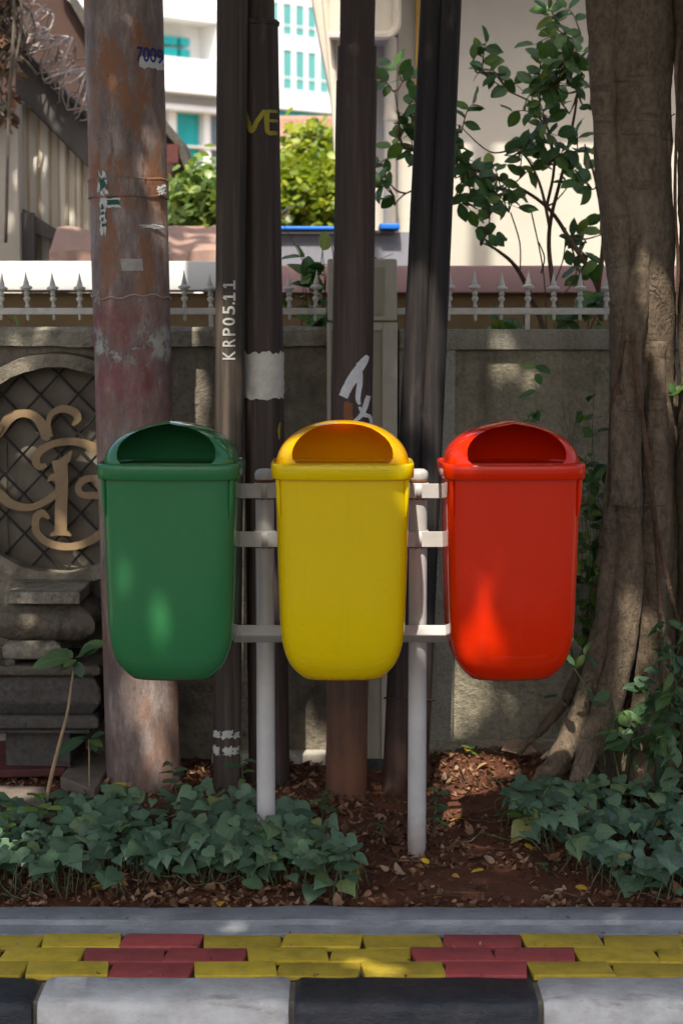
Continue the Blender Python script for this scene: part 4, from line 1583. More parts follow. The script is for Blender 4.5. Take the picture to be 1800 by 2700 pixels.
# gaps in the crown through which the sun reaches given places: (a, b, radius)
GAPS = [
    (W(350, 1500, 5.27), W(430, 1690, 5.28), -0.012),
    (W(1310, 1500, 5.25), W(1230, 1690, 5.26), -0.012),
    (W(1110, 1270, 5.56), W(1140, 1420, 5.56), 0.035),
    (W(1010, 1140, 5.38), W(1060, 1215, 5.33), 0.02), (W(880, 1118, 5.44), W(1010, 1130, 5.44), 0.03),
    (W(1190, 1190, 5.35), W(1210, 1220, 5.35), 0.02), (W(745, 1190, 5.35), W(765, 1210, 5.35), 0.015),
    (W(505, 880, 6.84), W(505, 1090, 6.84), 0.0), (W(650, 1400, 6.86), W(650, 1640, 6.86), 0.04), (W(1150, 1400, 6.86), W(1155, 1600, 6.86), 0.03),
    (W(375, 1880, 6.38), W(420, 1990, 6.38), 0.012), (W(460, 1790, 6.40), W(462, 1830, 6.40), 0.02),
    (G(1200, 2040), G(1290, 2045), 0.065), (G(1245, 2070), G(1225, 2150), 0.045),
    (G(940, 2535), G(1000, 2560), -0.012), (G(620, 2440), G(590, 2445), -0.015), (W(1300, 960, 6.87), W(1420, 1000, 6.87), -0.015), (W(1240, 1830, 6.87), W(1180, 1900, 6.87), 0.0),
    (W(1740, 860, 6.38), W(1775, 960, 6.38), 0.05), (W(1665, 1660, 6.3), W(1640, 1800, 6.3), 0.03), (W(1640, 1860, 6.2), W(1600, 1960, 6.2), 0.035), (W(1560, 1900, 6.3), W(1500, 1990, 6.25), 0.015), (W(1600, 1500, 6.36), W(1590, 1560, 6.36), 0.0),
    (W(-20, 720, 8.0), W(230, 720, 8.0), 0.11), (W(430, 720, 8.0), W(580, 720, 8.0), 0.11),
    (G(810, 2000), G(850, 2000), 0.025), (G(-30, 2120), G(60, 2120), 0.03),
    (W(60, 1000, 6.84), W(200, 990, 6.84), 0.02), (W(180, 1470, 6.9), W(180, 1500, 6.9), 0.02),
]
su = SUN_D.cross(Vector((1, 0, 0))).normalized()
sv = SUN_D.cross(su).normalized()
gap2 = [(Vector((a.dot(su), a.dot(sv))), Vector((b.dot(su), b.dot(sv))), r) for a, b, r in GAPS]


def in_gap(p, grow):
    q = Vector((p.dot(su), p.dot(sv)))
    for a, b, r in gap2:
        ab = b - a
        L2 = ab.length_squared
        t = 0 if L2 == 0 else max(0, min(1, (q - a).dot(ab) / L2))
        if (q - (a + ab * t)).length < r + grow:
            return True
    return False


crown = MB()
shp = leaf_shape('simple', 0.15, 0.3)
RC = random.Random(5)
ncl = 0
while ncl < 3000:
    ccx, ccy = RC.uniform(-5.2, 5.4), RC.uniform(-2.6, 6.2)
    # outline: uneven, thins out towards the edges
    rr = sqrt(((ccx - 0.2) / 5.4) ** 2 + ((ccy - 1.9) / 4.6) ** 2)
    if rr > 1 + 0.15 * mnoise.noise(Vector((ccx, ccy, 0))):
        continue
    # the far garden is clear of the crown
    ccz = 4.5 + 1.9 * RC.random() * (1.1 - rr * 0.7)
    ncl += 1
    for q in range(19):
        p = Vector((ccx + RC.gauss(0, 0.17), ccy + RC.gauss(0, 0.17), ccz + RC.gauss(0, 0.13)))
        s = RC.uniform(0.11, 0.17)
        m4 = leaf_matrix(p, RC.uniform(0, 2 * pi), RC.gauss(0, 0.5), RC.gauss(0, 0.5), s)
        if in_gap(m4 @ Vector((0, 0.45, 0)), s * 0.42):
            continue
        leaf_into(crown, shp, m4, RC.random())
# leaves over the bins, the kerb and the pavement, so that only the gaps let the sun in
fill = []
for ix in range(-22, 23):
    for iz in range(12):
        fill.append(Vector((ix * 0.06 + RC.uniform(-.02, .02), 5.27, 0.56 + iz * 0.075)))
    for iy in range(14):
        fill.append(Vector((ix * 0.06 + RC.uniform(-.02, .02), 4.3 + iy * 0.06, 0.0)))
for f_ in fill:
    p = f_ - SUN_D * ((RC.uniform(4.6, 6.0) - f_.z) / sin(SUN_EL)) + Vector((RC.gauss(0, .02), RC.gauss(0, .02), 0))
    m4 = leaf_matrix(p, RC.uniform(0, 2 * pi), RC.gauss(0, 0.3), RC.gauss(0, 0.3), RC.uniform(0.14, 0.18))
    if not in_gap(m4 @ Vector((0, 0.45, 0)), 0.066):
        leaf_into(crown, shp, m4, RC.random())
# thinner, unseen leaf clumps added to the crown to shade the shed
for q in range(260):
    c_ = Vector((RC.uniform(-4.5, -1.15), RC.uniform(5.8, 9.4), RC.uniform(4.4, 5.6)))
    for r_ in range(16):
        p = c_ + Vector((RC.gauss(0, 0.16), RC.gauss(0, 0.16), RC.gauss(0, 0.1)))
        m4 = leaf_matrix(p, RC.uniform(0, 2 * pi), RC.gauss(0, 0.4), RC.gauss(0, 0.4), RC.uniform(0.11, 0.17))
        if not in_gap(m4 @ Vector((0, 0.45, 0)), 0.06):
            leaf_into(crown, shp, m4, RC.random())
crown.build('crown', 'canopy_leaf', tree, smooth=True, sharp=0)

# ================================================================== GROUND COVER
heart_shapes = [(k, leaf_shape(k, f, d)) for k, f, d in (('heart', 0.12, 0.5), ('heart', 0.3, 0.8), ('lobed', 0.15, 0.6), ('heart', -0.08, 0.35), ('lobed', 0.28, 0.9), ('heart', 0.2, 1.1))]
heart_mesh = [leaf_mesh('h%d' % i, k, f, d, 'vine_leaf') for i, (k, f, d) in enumerate((('heart', 0.12, 0.5), ('heart', 0.3, 0.8), ('lobed', 0.15, 0.6), ('heart', -0.08, 0.35), ('lobed', 0.28, 0.9), ('heart', 0.2, 1.1)))]


def vine_patch(label, inside, n, nlist, seed, hfun, xr, yr):
    rg = random.Random(seed)
    cands = []
    tries = 0
    while len(cands) < n and tries < 60000:
        tries += 1
        x, y = rg.uniform(*xr), rg.uniform(*yr)
        k = inside(x, y)
        if rg.random() > k:
            continue
        h = hfun(x, y)
        z = h * (rg.random() ** 0.55)
        cands.append((x, y, 0.03 + z))
    cx = sum(c[0] for c in cands) / n
    cy = sum(c[1] for c in cands) / n
    t = thing('sweet_potato_vine', (cx, cy, 0), label, 'ground cover')
    items = []
    for (x, y, z) in cands:
        yaw = rg.gauss(0, 1.0)
        d = Vector((sin(yaw), -cos(yaw), -rg.uniform(-0.2, 0.55)))
        nrm = Vector((rg.gauss(0, 0.4), -rg.uniform(-0.15, 0.75), 1.0))
        s = rg.uniform(0.04, 0.078) if rg.random() < 0.68 else rg.uniform(0.024, 0.042)
        items.append((z + 0.35 * (6.5 - y) * 0.05 + s * 2, x, y, z, d, nrm, s))
    items.sort(key=lambda i: -(i[3] * 2 + i[6] * 4))
    stuff, stems = MB(), MB()
    for i, (_, x, y, z, d, nrm, s) in enumerate(items):
        k = rg.randrange(6)
        g = soil_z(x, y)
        pos = Vector((x, y, g + z))
        m4 = frame_matrix(pos, d, nrm, s)
        if i < nlist:
            leaf_obj(heart_mesh[k], t, m4)
        else:
            leaf_into(stuff, heart_shapes[k][1], m4, rg.random())
        ft = Vector((x + rg.gauss(0, 0.03), y + rg.gauss(0.02, 0.03), g - 0.01))
        mid = ft.lerp(pos, 0.55) + Vector((rg.gauss(0, 0.012), rg.gauss(0, 0.012), 0.01))
        stems.tube([ft, mid, pos], [0.0022, 0.0018, 0.0014], 4, cap=False)
    # trailing runners
    for k in range(14):
        c = cands[rg.randrange(len(cands))]
        p = Vector((c[0], c[1], soil_z(c[0], c[1]) + 0.02))
        a = rg.uniform(0, 2 * pi)
        pts = []
        for q in range(8):
            pts.append(p.copy())
            a += rg.gauss(0, 0.35)
            p = p + Vector((cos(a), sin(a), 0)) * 0.045
            p.z = soil_z(p.x, p.y) + rg.uniform(0.008, 0.05)
        stems.tube(pts, 0.0022, 4)
    stems.build('stems', 'stem_green', t, smooth=True, sharp=0)['kind'] = 'stuff'
    if stuff.v:
        tag(stuff.build('foliage', 'vine_leaf', t, smooth=True, sharp=0), kind='stuff')
    return t


def left_in(x, y):
    xm = 0.045 if y < 5.35 else (0.045 - 0.24 * (y - 5.35) / 0.6)
    xm += 0.035 * mnoise.noise(Vector((y * 6, 2, 0)))
    if x > xm:
        return 0
    yf = 5.12 + 0.03 * mnoise.noise(Vector((x * 5, 0, 1)))
    if -0.62 < x < -0.16:
        yf += 0.10
    if x < -0.62:
        yf += 0.05
    yb = 6.02 + 0.05 * mnoise.noise(Vector((x * 4, 5, 1)))
    if x < -0.85:
        yb -= 0.12
    if y < yf or y > yb:
        return 0
    return 1.0 if mnoise.noise(Vector((x * 5, y * 5, 8))) > -0.35 else 0.25


def right_in(x, y):
    xm = 0.525 + max(0, 5.75 - y) * 0.46 + 0.03 * mnoise.noise(Vector((y * 6, 9, 0)))
    if x < xm:
        return 0
    yf = 5.13 + max(0, 0.80 - x) * 0.3
    if y < yf or y > 6.15:
        return 0
    return 1.0 if mnoise.noise(Vector((x * 5, y * 5, 18))) > -0.35 else 0.3


vine_patch('low sweet potato vine with heart-shaped leaves below the green bin', left_in, 800, 295, 3, lambda x, y: 0.098 + 0.02 * mnoise.noise(Vector((x * 4, y * 4, 3))) + 0.075 * math.exp(-((x + 0.22) / 0.13) ** 2 - ((y - 5.47) / 0.1) ** 2), (-1.5, 0.1), (5.08, 6.1))
vine_patch('low sweet potato vine with heart-shaped leaves below the tree', right_in, 680, 295, 4, lambda x, y: 0.088 + 0.03 * mnoise.noise(Vector((x * 4, y * 4, 5))), (0.45, 1.6), (5.1, 6.2))

# ------------------------------------------------------------------ other small plants
ov = [leaf_mesh('o%d' % i, 'ovate', f, d, 'shrub_leaf') for i, (f, d) in enumerate(((0.15, 0.3), (0.3, 0.7), (0.05, 0.9)))]
wv_ = [leaf_mesh('w%d' % i, k, f, d, 'weed_leaf') for i, (k, f, d) in enumerate((('lance', 0.2, 0.8), ('ovate', 0.15, 0.6), ('lance', 0.05, 1.2)))]
fr_ = [leaf_mesh('f%d' % i, 'ovate', f, d, 'fresh_leaf') for i, (f, d) in enumerate(((0.15, 0.4), (0.3, 0.8)))]
sap = [leaf_mesh('s%d' % i, 'ovate', f, d, 'weed_leaf') for i, (f, d) in enumerate(((0.25, 0.5), (0.1, 0.9)))]

# sapling with a bare leaning stem
t = thing('sapling', G(122, 2110), 'thin bare-stemmed sapling with a tuft of leaves before the pedestal', 'sapling')
P = [W(122, 2112, 6.2), W(140, 2030, 6.2), W(160, 1950, 6.2), W(178, 1880, 6.2), W(190, 1800, 6.2), W(199, 1740, 6.2)]
MB().tube(bez(P, 5), [0.0075 - 0.0045 * i / 25 for i in range(26)], 8, jit=0.08).build('stem', 'stem_pale', t, smooth=True)
tip = W(200, 1738, 6.2)
for (px, py, s, dy) in ((278, 1672, 0.115, -0.03), (70, 1722, 0.15, -0.04), (140, 1700, 0.10, 0.03), (165, 1752, 0.055, -0.06), (215, 1790, 0.05, -0.05), (240, 1690, 0.06, -0.08), (150, 1765, 0.05, -0.03), (100, 1705, 0.07, 0.05)):
    e = W(px, py, 6.2 + dy)
    d = e - tip
    base = tip + d * 0.12
    leaf_obj(sap[R.randrange(2)], t, frame_matrix(base, d, Vector((R.gauss(0, 0.2), -0.6, 1.0)), max(s * 0.75, d.length * 0.78)))

# broad-leaved seedling behind it
t = thing('seedling', G(236, 2062), 'small seedling with broad green leaves beside the rusty pole foot', 'seedling')
q0, q1 = W(236, 2060, 6.3), W(235, 1950, 6.3)
MB().tube([q0 - Vector((0, 0, 0.02)), q0.lerp(q1, 0.5), q1], 0.003, 6).build('stem', 'stem_pale', t, smooth=True)
for (px, py, s) in ((112, 1968, 0.15), (280, 1920, 0.09), (272, 1962, 0.08), (200, 1935, 0.06), (262, 1985, 0.06)):
    e = W(px, py, 6.27)
    leaf_obj(sap[R.randrange(2)], t, frame_matrix(q1.lerp(e, 0.1), e - q1, Vector((R.gauss(0, 0.2), -0.4, 1.0)), max(s * 0.7, (e - q1).length * 0.75)))


def small_plant(name, label, base, h, n, meshes, cat, seed, spread=0.05, ls=(0.035, 0.05), stem='stem_green', group=None):
    rg = random.Random(seed)
    t = thing(name, base, label, cat, group)
    top = base + Vector((rg.gauss(0, 0.015), rg.gauss(0, 0.015), h))
    MB().tube([base - Vector((0, 0, 0.02)), base.lerp(top, 0.5) + Vector((rg.gauss(0, .006), 0, 0)), top], [0.003, 0.0025, 0.0015], 6).build('stem', stem, t, smooth=True)
    for k in range(n):
        f = 0.35 + 0.65 * k / max(1, n - 1)
        p = base.lerp(top, f)
        a = k * 2.4 + rg.uniform(-0.3, 0.3)
        d = Vector((cos(a), sin(a), 0.25 + 0.5 * (f - 0.5)))
        leaf_obj(meshes[rg.randrange(len(meshes))], t, frame_matrix(p, d, Vector((0, -0.3, 1)), rg.uniform(*ls)))
    return t


def gz(px, py):
    p = G(px, py)
    p.z = soil_z(p.x, p.y)
    return p


small_plant('seedling', 'bright yellow-green seedling rising from the vine by the paving slab', gz(88, 2240), 0.165, 8, fr_, 'seedling', 1, ls=(0.04, 0.06))
small_plant('seedling', 'small bright green sprout just right of the yellow-green seedling', gz(138, 2240), 0.13, 5, fr_, 'seedling', 2, ls=(0.035, 0.05))
small_plant('seedling', 'small pale weed at the left edge of the vine', gz(15, 2290), 0.17, 9, fr_, 'seedling', 3, ls=(0.03, 0.045))
small_plant('weed', 'leafy weed standing in front of the sprayed pole', gz(850, 2150), 0.085, 9, wv_, 'weed', 4, ls=(0.04, 0.06))
small_plant('weed', 'small weed in leaf litter between pole and right post', gz(1012, 2215), 0.07, 6, wv_, 'weed', 5, ls=(0.025, 0.035))
small_plant('weed', 'upright weed close behind the right grey post', gz(1145, 2200), 0.15, 10, wv_, 'weed', 6, ls=(0.04, 0.055))
small_plant('seedling', 'tiny yellow-green sprout on the sunlit soil', gz(1240, 2032), 0.03, 5, fr_, 'seedling', 7, ls=(0.025, 0.035))
small_plant('weed', 'yellowing grass-like weed at the left edge of the right vine', gz(1375, 2205), 0.09, 10, fr_, 'weed', 8, ls=(0.03, 0.06))
small_plant('weed', 'small sprout on bare soil near the edging strip', gz(1440, 2295), 0.03, 5, wv_, 'weed', 9, ls=(0.02, 0.03))
small_plant('weed', 'spindly weed between stencilled pole and left grey post', gz(650, 2130), 0.19, 7, wv_, 'weed', 10, ls=(0.05, 0.07))
small_plant('weed', 'broad-leaved weed at the right foot of the rusty pole', gz(470, 2100), 0.12, 8, wv_, 'weed', 12, ls=(0.05, 0.08))


def bush(name, label, cat, base, tips, nleaf, meshes, ls, seed, stemmat='twig_bark', r0=0.006, lean=0.4, sub=2, hang=0.0, lo=6):
    """woody plant: stems from base to tips with leaves along the outer part"""
    rg = random.Random(seed)
    t = thing(name, base, label, cat)
    stems = MB()
    spots = []
    for tp in tips:
        mid = base.lerp(tp, 0.5) + Vector((rg.gauss(0, 0.05), rg.gauss(0, 0.05), 0.06))
        cv = bez([base, mid, tp], 8)
        stems.tube(cv, [r0 * (1 - 0.7 * i / (len(cv) - 1)) for i in range(len(cv))], 6)
        spots += [(cv[i], cv[i + 1] - cv[i]) for i in range(lo, len(cv) - 1)]
        for s_ in range(sub):
            b0 = cv[rg.randrange(max(8, lo), len(cv) - 1)]
            e = b0 + Vector((rg.gauss(0, 0.13), rg.gauss(0, 0.09), rg.gauss(0.06, 0.10)))
            c2 = bez([b0, b0.lerp(e, 0.5) + Vector((0, 0, 0.02)), e], 5)
            stems.tube(c2, [r0 * 0.4 * (1 - 0.6 * i / (len(c2) - 1)) for i in range(len(c2))], 5)
            spots += [(c2[i], c2[i + 1] - c2[i]) for i in range(1, len(c2) - 1)] + [(c2[-1], c2[-1] - c2[-2])]
    stems.build('stems', stemmat, t, smooth=True, sharp=0)
    for k in range(nleaf):
        p, dr = spots[rg.randrange(len(spots))]
        dr = dr.normalized()
        sd = Vector((rg.gauss(0, 1), rg.gauss(0, 1), rg.gauss(0, 0.6) - hang)).normalized()
        d = (dr * 0.45 + sd).normalized()
        leaf_obj(meshes[rg.randrange(len(meshes))], t, frame_matrix(p, d, Vector((rg.gauss(0, 0.5), -0.5, 0.9)), rg.uniform(*ls)))
    return t


# leafy shrub behind the railing on the right
SY_ = 7.62
SB = Vector((W(1560, 900, SY_).x, SY_, -0.12))
shrub = thing('shrub', SB, 'dark leafy shrub rising behind the right railing against the cream house', 'shrub')
rgs = random.Random(21)
sst, sfol = MB(), MB()
nleaf = [0]
ovs = [leaf_shape('ovate', f, d) for f, d in ((0.15, 0.3), (0.3, 0.7), (0.05, 0.9))]


def put_leaf(p, d, s):
    k = rgs.randrange(3)
    m4 = frame_matrix(p, d, Vector((rgs.gauss(0, 0.6), -rgs.uniform(0.2, 1.1), rgs.uniform(0.2, 1.0))), s)
    if nleaf[0] < 300:
        leaf_obj(ov[k], shrub, m4)
    else:
        leaf_into(sfol, ovs[k], m4, rgs.random())
    nleaf[0] += 1


def twig(p0, dirv, L, n, s0, r=0.0035):
    cv = bez([p0, p0 + dirv * L * 0.5 + Vector((0, 0, 0.015)), p0 + dirv * L + Vector((0, 0, -0.02))], 6)
    sst.tube(cv, [r * (1 - 0.7 * i / (len(cv) - 1)) for i in range(len(cv))], 5)
    side = dirv.cross(Vector((0, -1, 0.25))).normalized()
    for i in range(n):
        f = 0.12 + 0.88 * i / max(1, n - 1)
        p = cv[min(len(cv) - 1, int(f * (len(cv) - 1)))]
        sg_ = 1 if i % 2 else -1
        d = dirv * rgs.uniform(0.3, 0.7) + side * sg_ * rgs.uniform(0.5, 1.0) + Vector((0, rgs.gauss(0, 0.35), rgs.gauss(-0.15, 0.25)))
        if i == n - 1:
            d = dirv + Vector((0, rgs.gauss(0, 0.2), rgs.gauss(0, 0.2)))
        put_leaf(p, d, s0 * rgs.uniform(0.75, 1.2))


mains = [
    [(1580, 870), (1575, 760), (1500, 630), (1440, 545), (1340, 480), (1230, 440), (1120, 400)],
    [(1480, 880), (1455, 740), (1448, 600), (1490, 420), (1522, 240), (1515, 110)],
    [(1440, 545), (1460, 420), (1420, 290), (1330, 235), (1270, 190)],
    [(1575, 760), (1590, 620), (1570, 480), (1540, 380)],
    [(1448, 600), (1420, 480), (1370, 400), (1290, 400), (1210, 330)],
    [(1120, 400), (1060, 380), (1050, 300), (1040, 240)],
    [(1230, 440), (1150, 480), (1070, 510), (1040, 540)],
    [(1440, 880), (1370, 720), (1310, 660), (1270, 640)],
]
for m_ in mains:
    P = [W(px, py, SY_ + 0.08 * sin(px * 0.05 + py * 0.02)) for px, py in m_]
    cv = bez(P, 6)
    r0 = 0.012 if m_[0][1] > 700 else 0.007
    sst.tube(cv, [r0 * (1 - 0.75 * i / (len(cv) - 1)) for i in range(len(cv))], 7)
clus = [(1270, 190, 6, 120), (1245, 160, 3, 60), (1335, 235, 7, 130), (1400, 250, 8, 130), (1470, 235, 8, 130), (1500, 110, 7, 110), (1530, 90, 5, 90), (1470, 80, 4, 70), (1540, 200, 7, 110), (1500, 300, 8, 130), (1440, 330, 6, 120),
        (1555, 290, 5, 90), (1215, 350, 8, 120), (1240, 400, 6, 110), (1330, 410, 8, 130), (1390, 380, 7, 120), (1440, 430, 8, 130), (1520, 430, 7, 120), (1260, 470, 8, 120), (1200, 470, 6, 100), (1320, 500, 8, 120), (1250, 540, 7, 110), (1190, 540, 5, 90),
        (1370, 470, 6, 110), (1290, 580, 6, 100), (1340, 560, 5, 90), (1265, 640, 4, 70), (1490, 500, 4, 90), (1560, 500, 5, 90), (1580, 620, 7, 100), (1545, 640, 4, 80), (1590, 700, 4, 80), (1540, 760, 4, 80),
        (1060, 215, 6, 90), (1030, 230, 4, 70), (1060, 310, 7, 100), (1050, 370, 5, 90), (1075, 440, 4, 80), (1040, 520, 5, 80), (1020, 475, 3, 70), (1090, 400, 5, 90), (1470, 180, 6, 100), (1420, 200, 3, 70)]
for (px, py, n, spread) in clus:
    c = W(px, py, SY_ + rgs.uniform(-0.12, 0.12))
    # grow out of the nearest main stem
    m_ = min(((W(q[0], q[1], SY_) - c).length, q) for mm in mains for q in mm[2:])[1]
    o_ = W(m_[0], m_[1], SY_)
    mid = o_.lerp(c, 0.5) + Vector((0, rgs.gauss(0, 0.03), -0.01))
    sst.tube(bez([o_, mid, c], 4), [0.005 - 0.0028 * i / 8 for i in range(9)], 5)
    nt_ = 2 if n > 4 else 1
    for q in range(nt_):
        a_ = rgs.uniform(-0.4, pi + 0.4) if q else rgs.uniform(0.2, pi - 0.2)
        dv_ = Vector((cos(a_), rgs.gauss(0, 0.4), sin(a_) * 0.8)).normalized()
        twig(c, dv_, spread / 660 * rgs.uniform(0.7, 1.1), n // nt_ + 3, 0.074)
# thin bare twigs low down
for (xa_, ya_, xb_, yb_) in ((1370, 720, 1345, 560), (1440, 880, 1400, 560), (1420, 640, 1425, 720), (1455, 760, 1490, 600), (1480, 780, 1520, 700)):
    sst.tube(bez([W(xa_, ya_, SY_ - 0.05), W((xa_ + xb_) / 2 + 12, (ya_ + yb_) / 2, SY_), W(xb_, yb_, SY_ + 0.03)], 4), 0.003, 5)
sst.build('stems', 'twig_bark', shrub, smooth=True, sharp=0)
if sfol.v:
    tag(sfol.build('foliage', 'shrub_leaf', shrub, smooth=True, sharp=0), kind='stuff')
# small shrub behind the railing between the poles
SB2 = Vector((W(830, 900, 7.3).x, 7.3, -0.1))
bush('shrub', 'small dark-leaved shrub between notice pole and sprayed pole behind the railing', 'shrub', SB2, [W(px, py, 7.25) for px, py in ((800, 680, ), (850, 660), (860, 720), (800, 720), (850, 780), (875, 650), (830, 800), (890, 820))], 60, ov, (0.075, 0.115), 22, r0=0.006, sub=1, lo=14)
SB3 = Vector((W(1420, 900, 7.15).x, 7.15, -0.1))
bush('shrub', 'low dark shrub showing between the rail and wall top at right', 'shrub', SB3, [W(px, py, 7.12) for px, py in ((1300, 800), (1350, 840), (1420, 850), (1480, 800), (1550, 840), (1590, 770), (1380, 800), (1530, 790), (1460, 850))], 80, ov, (0.06, 0.09), 23, r0=0.006, sub=1, lo=14)
bush('weed', 'fresh green weed growing behind the left railing', 'weed', Vector((W(50, 880, 7.05).x, 7.05, 0)), [W(px, py, 7.03) for px, py in ((30, 840), (70, 835), (95, 855))], 16, fr_, (0.05, 0.08), 24, r0=0.003, sub=1, lo=13)
# climber between the red bin and the trunk
bush('climbing_plant', 'slender climbing plant between red bin and tree trunk', 'plant', Vector((W(1575, 2000, 6.5).x, 6.5, 0)), [W(px, py, 6.48) for px, py in ((1520, 1080), (1480, 1060), (1400, 1080), (1565, 1005), (1540, 1200), (1585, 1300), (1535, 1350), (1570, 1500), (1535, 1600), (1560, 1700), (1590, 1420), (1545, 1270), (1560, 1120), (1555, 1440), (1545, 1520), (1570, 1240), (1575, 1350), (1555, 1660))], 250, ov + fr_[:1], (0.042, 0.066), 25, 'stem_green', 0.003, sub=1, lo=9)
# weeds in front of the trunk
bush('weed', 'tall green weed with pointed leaves before the buttress roots', 'weed', gz(1640, 2110), [W(px, py, 6.05) for px, py in ((1600, 1800), (1680, 1780), (1740, 1760), (1640, 1870), (1700, 1850), (1770, 1820), (1580, 1900), (1660, 1950), (1740, 1930), (1600, 1990))], 95, wv_, (0.05, 0.085), 26, 'stem_green', 0.0035, sub=1, hang=0.5)
bush('weed', 'dark trailing weed right of the buttress roots', 'weed', gz(1770, 2120), [W(px, py, 6.0) for px, py in ((1760, 1620), (1790, 1700), (1740, 1700), (1800, 1850), (1760, 1950), (1790, 1980), (1830, 1780), (1740, 1840))], 80, wv_, (0.05, 0.09), 27, 'stem_green', 0.0035, sub=1, hang=0.5)

# ------------------------------------------------------------------ leaf litter
lit = MB()
lshapes = [leaf_shape('ovate', f, d) for f, d in ((0.5, 0.8), (-0.5, -0.6), (0.8, 1.2), (0.2, -1.0))] + [leaf_shape('lance', 0.6, 1.0)]
rg = random.Random(31)
cnt = 0
while cnt < 11500:
    x, y = rg.uniform(-1.7, 1.7), 5.06 + 1.75 * rg.random() ** 1.15
    dens = 0.55 + 0.9 * mnoise.noise(Vector((x * 3.3, y * 3.3, 7)))
    if 5.1 < y < 5.42 and -0.1 < x < 0.55:
        dens *= 0.35
    if y < 5.16:
        dens += 0.15
    if rg.random() > dens:
        continue
    cnt += 1
    s = rg.uniform(0.008, 0.028) if rg.random() < 0.9 else rg.uniform(0.028, 0.05)
    m4 = leaf_matrix(Vector((x, y, soil_z(x, y) + rg.uniform(0.002, 0.014))), rg.uniform(0, 6.28), rg.gauss(0, 0.35), rg.gauss(0, 0.5), s)
    leaf_into(lit, lshapes[rg.randrange(5)], m4, rg.random())
for k in range(70):
    x, y = rg.uniform(-1.1, 1.1), rg.choice((4.636, 4.743, 4.851, 4.53, 4.93)) + rg.gauss(0, 0.006)
    leaf_into(lit, lshapes[rg.randrange(5)], leaf_matrix(Vector((x, y, 0.004 if y < 4.9 else 0.018)), rg.uniform(0, 6.28), rg.gauss(0, 0.2), rg.gauss(0, 0.3), rg.uniform(0.005, 0.014)), rg.random())
tag(lit.build('leaf_litter', 'litter_leaf', smooth=True, sharp=0), 'dry brown fallen leaves covering the red soil', 'leaf litter', kind='stuff')
tw = MB()
for k in range(120):
    x, y = rg.uniform(-1.6, 1.6), rg.uniform(5.1, 6.75)
    a = rg.uniform(0, pi)
    L = rg.uniform(0.04, 0.22)
    p0 = Vector((x, y, soil_z(x, y) + 0.012))
    p1_ = Vector((x + cos(a) * L, y + sin(a) * L, 0))
    p1_.z = soil_z(p1_.x, p1_.y) + 0.016
    tw.tube([p0, p0.lerp(p1_, 0.5) + Vector((0, 0, rg.uniform(0, 0.012))), p1_], [0.0028, 0.002, 0.0012], 5)
tag(tw.build('twigs', 'twig_bark', smooth=True, sharp=0), 'thin brown twigs scattered over the red soil', 'twigs', kind='stuff')

# single fallen leaves that stand out
yl = leaf_mesh('y0', 'ovate', 0.25, 0.5, 'yellow_leaf')
yl2 = leaf_mesh('y1', 'heart', 0.3, 0.7, 'yellow_leaf')


def fallen(px, py, s, label, me=yl, lift=0.02, z=None, name='fallen_leaf'):
    p = gz(px, py)
    if z is not None:
        p = W(px, py, p.y)
    o = bpy.data.objects.new(name, me)
    COL.objects.link(o)
    o.matrix_world = leaf_matrix(p + Vector((0, 0, lift)), R.uniform(0, 6), R.uniform(0.1, 0.6), R.uniform(-0.4, 0.4), s)
    return tag(o, label, 'leaf', 'fallen yellow leaves')


LB = 'bright yellow fallen leaf on the soil '
fallen(1232, 2030, 0.045, LB + 'at the top of the sunlit patch')
fallen(1222, 2172, 0.045, LB + 'right of the right post among brown litter', yl2)
fallen(1395, 2250, 0.040, LB + 'at the left edge of the right vine', yl2)
fallen(1515, 2345, 0.042, LB + 'in front of the right vine')
fallen(1275, 2310, 0.04, LB + 'halfway between right post and right vine')
fallen(1130, 2295, 0.035, LB + 'in front of the right post foot')
fallen(282, 2352, 0.045, LB + 'under the front of the left vine')
fallen(585, 2392, 0.042, LB + 'against the edging strip below the left vine')
fallen(1145, 2388, 0.03, LB + 'against the edging strip on bare earth')
fallen(335, 2165, 0.04, 'orange-yellow leaf caught on top of the left vine', yl, 0.12)
dl = leaf_mesh('d0', 'ovate', 0.5, 0.4, 'dry_leaf')
o = bpy.data.objects.new('fallen_leaf', dl)
COL.objects.link(o)
p = gz(1320, 2035)
o.matrix_world = leaf_matrix(p + Vector((0, 0, 0.03)), radians(-80), 0.1, 0.5, 0.14)
tag(o, 'large curled dry brown leaf at the foot of the buttress root', 'leaf')
o = bpy.data.objects.new('fallen_leaf', dl)
COL.objects.link(o)
p = gz(960, 2245)
o.matrix_world = leaf_matrix(p + Vector((0, 0, 0.02)), radians(80), 0.1, 0.3, 0.07)
tag(o, 'greyish dry leaf on litter left of the right post', 'leaf')

# ================================================================== BEHIND THE WALL
# low garden wall with a pink fascia
gw = thing('garden_wall', (0, 8.1, -0.12), 'low ochre garden wall with a pink plastered fascia behind the railing', 'wall')
zf1, zf0 = W(900, 700, 8.0).z, W(900, 772, 8.0).z
xfs = W(650, 730, 8.0).x
MB().bbox(xfs + 0.003, 5, 8.0, 8.45, zf0, zf1, 0.01).build('fascia', 'pink_fascia', gw, smooth=True)
MB().bbox(-5, xfs, 7.99, 8.45, zf0 + 0.01, zf1 + 0.018, 0.01).build('fascia', 'white_render_and_sunlit_pink', gw, smooth=True)  # left end of the pink fascia; its sunlit brightness is painted as white
MB().box(-5, 5, 8.12, 8.4, -0.12, zf0).build('wall_face', 'ochre_wall', gw)

